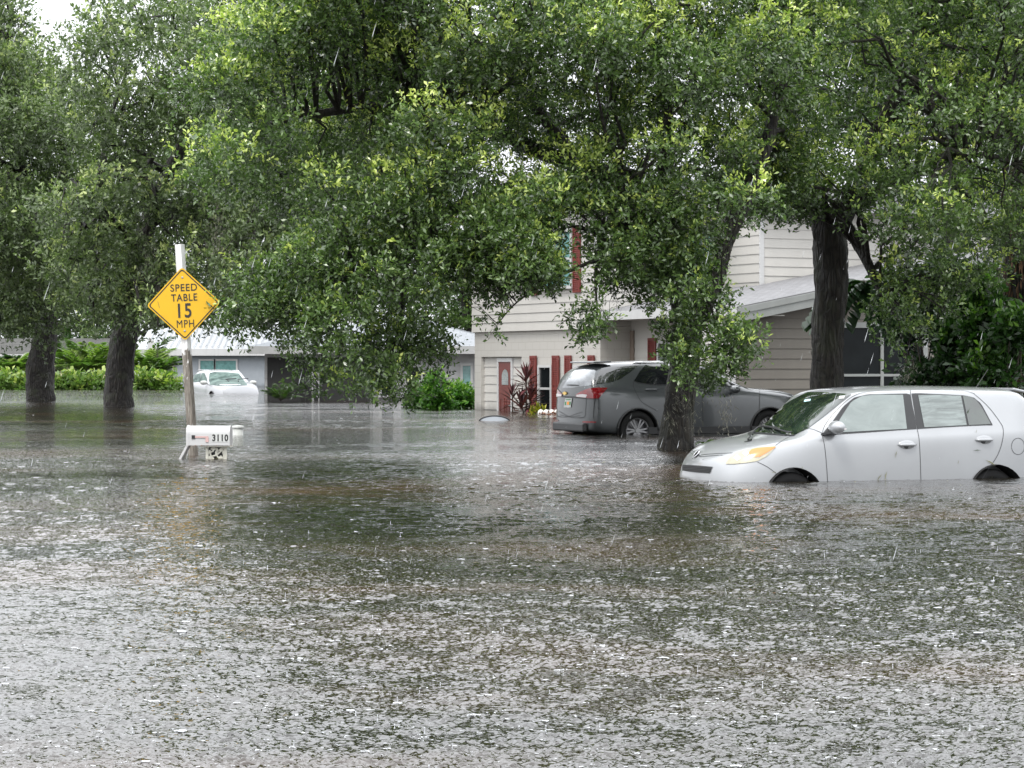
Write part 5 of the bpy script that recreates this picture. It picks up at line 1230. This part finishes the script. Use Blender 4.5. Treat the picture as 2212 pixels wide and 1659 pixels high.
# ---- white crossover far off before the metal-roofed house
cx = P(520, HZ, 101.0); rz = R(114)
fx = Vector((math.cos(rz), math.sin(rz), 0)); o_ = Vector((cx.x, cx.y, 0))
wc, bv = crossover('parked_car', 'white car half under water in front of the metal roofed bungalow', (o_.x, o_.y, -.72), rz, M['paint_white'], -1, sub=2)
wc.scale = (1.12, 1.12, 1.10)
M['far_glass'] = fogglass('far_windscreen', (.02, .045, .038), (.13, .19, .17), .5); M['far_glass'].node_tree.nodes['Principled BSDF'].inputs['Coat Weight'].default_value = 0; M['far_glass'].node_tree.nodes['Principled BSDF'].inputs['Specular IOR Level'].default_value = .2
C = Caster(wc, bv, 0, 1150, .49729, -1)
C.patch('windscreen', [(1655, 700), (1660, 640), (1700, 634), (1800, 636), (1890, 645)], [(1665, 735), (1720, 742), (1800, 744), (1880, 742), (1960, 738)], M['far_glass'], 16, 6, .012, mirror=False)
for (a, b) in (([(1530, 690), (1545, 655), (1590, 642)], [(1532, 715), (1560, 712), (1585, 708)]), ([(1598, 643), (1620, 640), (1640, 690)], [(1580, 715), (1610, 725), (1642, 728)])):
    C.patch('side_window', a, b, M['far_glass'], 8, 4, .012)
for sg in (-1, 1):
    m = MB(); Mx = Matrix.Translation((1.65, sg * 1.03, 1.10)) @ Matrix.Diagonal((.10, .14, .09, 1)) @ Matrix.Rotation(R(90), 4, 'X'); m.lathe([(max(.0005, math.sin(math.pi * i / 8)) ** .6, -math.cos(math.pi * i / 8)) for i in range(9)], 14, Mx); m.box((1.68, sg * .93, 1.06), (.06, .14, .04)); m.build('wing_mirror', M['tube'], wc, smooth=True)
    m = MB(); m.tube([(.9 + .05, sg * .2, 1.16), (1.2, sg * .25 + .3 * 0, 1.24), (1.25, sg * .25 - .45, 1.27)], .02, 5); m.build('wiper', M['plastic'], wc)

# ------------------------------------------------------------------ sign, post, mailbox
YS = 31.8
root = empty('speed_table_sign', tuple(P(421, HZ, YS) - Vector((0, 0, CH + .6))), label='yellow diamond warning sign reading SPEED TABLE 15 MPH on leaning wooden post', cat='road sign')
p0 = P(424, HZ, YS); p0.z = -.6; top = P(388, 528, YS); ax_ = (top - p0).normalized()
xd = Vector((math.cos(R(-24)), math.sin(R(-24)), 0)); xd = (xd - ax_ * xd.dot(ax_)).normalized(); yd = ax_.cross(xd)
hw = .05
m = MB(); K = 26; L_ = (top - p0).length
for i in range(K + 1):
    f = i / K; c = p0 + ax_ * (L_ * f); j = [random.uniform(-.0015, .0015) for _ in range(8)]
    for q, (a, b) in enumerate(((-1, -1), (1, -1), (1, 1), (-1, 1))): m.v.append(tuple(c + xd * (a * hw + j[q]) + yd * (b * hw + j[q + 4])))
for i in range(K):
    for q in range(4): m.f.append((i * 4 + q, i * 4 + (q + 1) % 4, i * 4 + 4 + (q + 1) % 4, i * 4 + 4 + q)); m.mi.append(0)
m.f += [(3, 2, 1, 0), (K * 4, K * 4 + 1, K * 4 + 2, K * 4 + 3)]; m.mi += [0, 0]
m.build('post', M['post'], root, bevel=.006)
c = P(396.5, 656.5, YS - .085); tl = R(2.6)
sx_ = Vector((math.cos(tl), 0, math.sin(tl))); sz_ = Vector((-math.sin(tl), 0, math.cos(tl))); fn = Vector((0, -1, 0))
def sgn(a, b, y=0): return c + sx_ * a + sz_ * b + fn * y
def diamond(h, rc=.045):
    pts = []
    for k in range(4):
        a0 = math.pi / 2 * k; cc = (h - rc * 1.414)
        for j in range(7):
            a = a0 - math.pi / 4 + math.pi / 2 * j / 6; pts.append((cc * math.cos(a0) + rc * math.cos(a), cc * math.sin(a0) + rc * math.sin(a)))
    return pts
HD = .515
m = MB(); m.prism([sgn(a, b) for a, b in diamond(HD)][::-1], fn * -.004); plate = m.build('sign_panel', M['yellow'], root)
d1 = diamond(HD - .024, .036); d2 = diamond(HD - .045, .030); n = len(d1); m = MB()
m.add([sgn(a, b, .0035) for a, b in d1 + d2], [(i, (i + 1) % n, n + (i + 1) % n, n + i) for i in range(n)]); m.build('border', M['black'], plate)
for txt, w_, h_, dx, dy, b_ in (('SPEED', .370, .100, .012, .228, .007), ('TABLE', .362, .100, .012, .090, .007), ('15', .185, .200, .012, -.093, .016), ('MPH', .240, .104, .014, -.276, 0)):
    me = text_mesh(txt, w_, h_, .0015, b_); Mx = Matrix((sx_, sz_, fn)).transposed().to_4x4(); Mx.translation = sgn(dx, dy, .004); me.transform(Mx); obj('lettering', me, M['black'], plate)
for dy in (.37, -.375): m = MB(); Mx = Matrix((sx_, sz_, fn)).transposed().to_4x4(); Mx.translation = sgn(0, dy, .002); m.lathe([(.016, 0), (.014, .006), (.0001, .008)], 12, Mx); m.build('bolt', M['steel'], plate)
m = MB(); m.prism([sgn(-.36, .055, .004), sgn(-.355, .055, .004), sgn(-.335, -.03, .004), sgn(-.338, -.05, .004)], fn * .001); m.build('scratch', M['brown_leaf'], plate)
localize(root)

# mailbox (long side seen); local z=0 at the floor of the box
YM = 30.6; mw = F / YM
mc = P(452, 962, YM)
root = empty('mailbox', (mc.x, mc.y, mc.z), R(-3), label='white mailbox with rusty edge numbered 3110 on a scrollwork post in the water', cat='mailbox')
Lm, Wm, Hm = .585, .22, .265
prof = [(-Wm / 2, 0), (-Wm / 2, Hm - Wm / 2)] + [(-Wm / 2 * math.cos(a), Hm - Wm / 2 + Wm / 2 * math.sin(a)) for a in [math.pi * k / 14 for k in range(1, 14)]] + [(Wm / 2, Hm - Wm / 2), (Wm / 2, 0)]
m = MB(); m.prism([(-Lm / 2 + .02, a, b) for a, b in prof][::-1], (Lm - .02, 0, 0)); m.build('box', M['mailbox'], root, bevel=.004)
m = MB(); m.prism([(-Lm / 2, a * 1.05, b * 1.03 - .002) for a, b in prof][::-1], (.035, 0, 0)); fr = m.build('front_rim', M['mailbox'], root)
m = MB(); m.prism([(Lm / 2 - .012, a * 1.03, b * 1.02 - .001) for a, b in prof][::-1], (.016, 0, 0)); m.build('rear_rim', M['mailbox'], root)
m = MB(); Dm = Matrix.Translation((-Lm / 2 + .01, 0, -.005)) @ Matrix.Rotation(R(28), 4, 'Y'); m.box((0, 0, -.10), (.03, Wm, .21), Dm); m.build('open_door', M['white_trim'], root, bevel=.003)
m = MB(); m.box((-Lm / 2 + .10, -Wm / 2 - .006, .115), (.045, .012, .048)); m.build('flag_bracket', M['black'], root)
m = MB(); m.box((-Lm / 2 + .20, -Wm / 2 - .008, .115), (.20, .006, .022)); m.box((-Lm / 2 + .285, -Wm / 2 - .0085, .082), (.04, .006, .07)); m.build('flag', M['pinkflag'], root)
me = text_mesh('3110', .215, .092, .0015, .035); Mx = Matrix(((1, 0, 0), (0, 0, 1), (0, 1, 0))).transposed().to_4x4(); me.transform(Matrix.Translation((.170, -Wm / 2 - .005, .105)) @ Matrix.Rotation(R(90), 4, 'X'))
m = MB(); m.box((.170, -Wm / 2 - .002, .105), (.235, .004, .108)); nb_ = m.build('number_panel', M['plate'], root); obj('lettering', me, M['black'], nb_)
# scrollwork post panel
m = MB(); x0, x1 = -.045, .245; zb = -.75
for x in (x0 + .02, x1 - .02): m.box((x, -.02, zb / 2), (.034, .034, -zb))
m.box((.1, 0, -.012), (.42, .17, .018)); m.build('post_frame', M['offwhite'], root, bevel=.003)
m = MB()
def vine(pts, r=.012): m.tube([Vector(q[:3]) for q in spline(pts, 18)], r, 6)
yy = -.02
vine([(x0 + .04, yy, -.21), (.04, yy, -.15), (.10, yy, -.13), (.16, yy, -.08), (.21, yy, -.03)]); vine([(.03, yy, -.15), (.02, yy, -.10), (.06, yy, -.07), (.05, yy, -.03)]); vine([(.10, yy, -.13), (.14, yy, -.17), (.19, yy, -.16), (.2, yy, -.12)])
vine([(.04, yy, -.20), (.10, yy, -.22), (.16, yy, -.28), (.2, yy, -.35)]); vine([(x0 + .04, yy, -.3), (.05, yy, -.36), (.12, yy, -.38), (.2, yy, -.45)])
for (x, z, s, a) in ((.06, -.045, .035, 0), (.0, -.09, .03, 1), (.11, -.06, .03, 2), (.17, -.05, .035, .5), (.20, -.10, .032, 1.8), (.15, -.17, .035, 1.1), (.19, -.18, .03, .2), (.05, -.18, .035, 2.2), (.0, -.16, .03, .4), (.10, -.095, .028, 1.4)):
    pts = [(x + s * 1.1 * math.cos(q) * math.cos(a) - s * .6 * math.sin(q) * math.sin(a), yy - .006, z + s * 1.1 * math.cos(q) * math.sin(a) + s * .6 * math.sin(q) * math.cos(a)) for q in [i * 6.283 / 10 for i in range(10)]]; m.prism(pts, (0, .012, 0))
m.build('scrollwork', M['offwhite'], root); 
m = MB(); m.box((.1, .03, -.3), (.22, .01, .6)); m.build('backing_panel', M['black'], root)

c = P(513.5, 962, 41.0); root = empty('lidded_canister', (c.x, c.y, 0), label='pale grey lidded canister poking out behind the right end of the mailbox', cat='canister')
zt = P(513, 919, 41).z
m = MB(); m.lathe([(.095, -.3), (.102, zt - .05), (.0001, zt - .05)], 28); m.build('canister_body', M['tube'], root, smooth=True)
m = MB(); m.lathe([(.112, zt - .05), (.114, zt - .02), (.095, zt - .004), (.0001, zt + .004)], 28); m.build('lid', M['tube'], root, smooth=True)

# half-sunk round tub by the door
Yt = wY(909); c = P(1068, HZ, Yt); root = empty('floating_tub', (c.x, c.y, -.02), label='black and white rim of a tub floating before the red door', cat='tub')
m = MB(); m.tube([(.36 * math.cos(a) * 1.0, .1, .15 * math.sin(a) - .02) for a in [math.pi * i / 20 for i in range(21)]], .018, 8); m.build('rim', M['black'], root, smooth=True)
m = MB(); m.add([(0, -.35, -.06)] + [(.35 * math.cos(a), .1 - .12 * math.sin(a) * 0, .14 * math.sin(a) - .02) for a in [math.pi * i / 20 for i in range(21)]], [(0, i + 1, i + 2) for i in range(20)]); m.build('tub_body', M['grey_wall'], root, smooth=True)
# white edging with red flowers near the bumper
c = P(1192, HZ, 58.5); root = empty('planter_edging', (c.x, c.y, -.3), label='white scalloped planter edging with fallen red leaves between croton and car', cat='planter')
m = MB()
for i in range(5): Mx = Matrix.Translation((-.28 + i * .14, 0, .33)) @ Matrix.Diagonal((.085, .10, .10, 1)); m.lathe([(max(.001, math.sin(math.pi * k / 8)), -math.cos(math.pi * k / 8)) for k in range(9)], 12, Mx)
m.box((0, 0, .12), (.72, .16, .30)); m.build('edging', M['stone_white'], root, smooth=False)
n = 120; pos = np.stack([rng.uniform(-.35, .35, n), rng.uniform(-.16, -.06, n), rng.uniform(.27, .36, n)], 1)
obj('red_leaves', leafmesh('red_leaves', pos, unit(rng.normal(size=(n, 3))), unit(rng.normal(size=(n, 3))), np.full(n, .07), np.full(n, .04), rng.random(n)), leafmat('red_leaf', [(0, (.08, .01, .01)), (1, (.35, .12, .03))], .2), root)

# ------------------------------------------------------------------ rain
def raindrops():
    v = []; f = []
    n = 450
    d = Vector((-.30, 0, -1)).normalized(); sd = Vector((1, 0, -.3)).normalized()
    for _ in range(n):
        Y = random.uniform(4, 26); x = random.uniform(-40, 2250); y = random.uniform(-40, 1250); p = P(x, y, Y)
        if p.z < .1: continue
        L = random.uniform(.012, .026); r = random.uniform(.0006, .0010); b = len(v); q = p + Vector((random.uniform(-.1, .1),) * 3) * 0
        dd = (d + Vector((random.uniform(-.05, .05), random.uniform(-.1, .1), 0))).normalized()
        v += [tuple(q - dd * L)] + [tuple(q + dd * L * .3 + (sd * math.cos(a) + Vector((0, 1, 0)) * math.sin(a)) * r) for a in (0, 2.09, 4.19)] + [tuple(q + dd * L * .6)]
        for k in range(3): f += [(b, b + 1 + k, b + 1 + (k + 1) % 3), (b + 4, b + 1 + (k + 1) % 3, b + 1 + k)]
    me = bpy.data.meshes.new('falling_rain'); me.from_pydata(v, [], f); return me
M['drop'] = simple('rain_drop', (.45, .47, .48), .1, var=.02)
obj('falling_rain', raindrops(), M['drop'], smooth=True, kind='stuff', label='falling raindrops in front of the trees', cat='rain')
def splashes():
    v = []; f = []
    for _ in range(5200):
        y = 835 + (1700 - 835) * random.random() ** .8; Y = CH * F / (y - HZ); X = (random.uniform(-40, 2260) - 1106) * Y / F
        r = min(.02, .0045 * math.exp(random.gauss(0, .5))) * (1 + Y / 50); h = r * random.uniform(.05, .30); b = len(v); N = 8
        for k in range(N):
            a = 6.283 * k / N; j = random.uniform(.75, 1.2); v.append((X + r * math.cos(a), Y + r * math.sin(a), .0005)); v.append((X + r * 1.25 * j * math.cos(a), Y + r * 1.25 * j * math.sin(a), h * j))
        for k in range(N):
            if random.random() < .75: k2 = (k + 1) % N; f.append((b + 2 * k, b + 2 * k2, b + 2 * k2 + 1, b + 2 * k + 1))
        if random.random() < .035:
            b = len(v); H = random.uniform(.008, .026); rr = random.uniform(.0008, .0018)
            for (z, q) in ((0, rr * 1.6), (H * .6, rr * .7), (H, rr * 1.5), (H + rr * 2, rr * .2)):
                for k in range(4): v.append((X + q * math.cos(k * 1.57), Y + q * math.sin(k * 1.57), z))
            for i in range(3):
                for k in range(4): k2 = (k + 1) % 4; f.append((b + i * 4 + k, b + i * 4 + k2, b + i * 4 + 4 + k2, b + i * 4 + 4 + k))
    me = bpy.data.meshes.new('rain_splashes'); me.from_pydata(v, [], f); return me
M['splash'] = simple('splash_water', (.55, .57, .59), .12, var=.05)
obj('rain_splashes', splashes(), M['splash'], kind='stuff', label='tiny raindrop splashes across the water', cat='splashes')

# leaves and twigs drifting on the flood, gathered against trunks, walls and cars
def litter():
    pos = []
    spots = [(1462, 34, .55, 60), (1790, 40, .6, 40), (257, 70, .9, 40), (88, 82, .9, 30), (1250, 42, 1.2, 40), (1100, 60, 1.5, 50), (1650, 26, 1.6, 70), (430, 31, .5, 20), (950, 64, 1.5, 40)]
    for (x, Y, sp, n) in spots:
        c = P(x, HZ, Y)
        for _ in range(n): pos.append((c.x + rng.normal() * sp, Y - abs(rng.normal()) * sp * .9 - .15, .012))
    for _ in range(110):
        Y = 8 + 45 * random.random(); pos.append(((random.random() - .5) * Y * .46, Y, .012))
    pos = np.array(pos); n = len(pos); a = rng.random(n) * 6.28
    return leafmesh('floating_leaves', pos, np.stack([np.cos(a), np.sin(a), np.full(n, .03)], 1), unit(np.stack([rng.normal(0, .12, n), rng.normal(0, .12, n), np.ones(n)], 1)), rng.uniform(.025, .07, n), rng.uniform(.012, .03, n), rng.random(n), fold=.15)
obj('floating_leaves', litter(), leafmat('drift_leaf', [(0, (.03, .025, .012)), (.5, (.07, .07, .02)), (1, (.20, .18, .05))], .1, .3), kind='stuff', label='fallen leaves drifting on the flood water', cat='leaves')
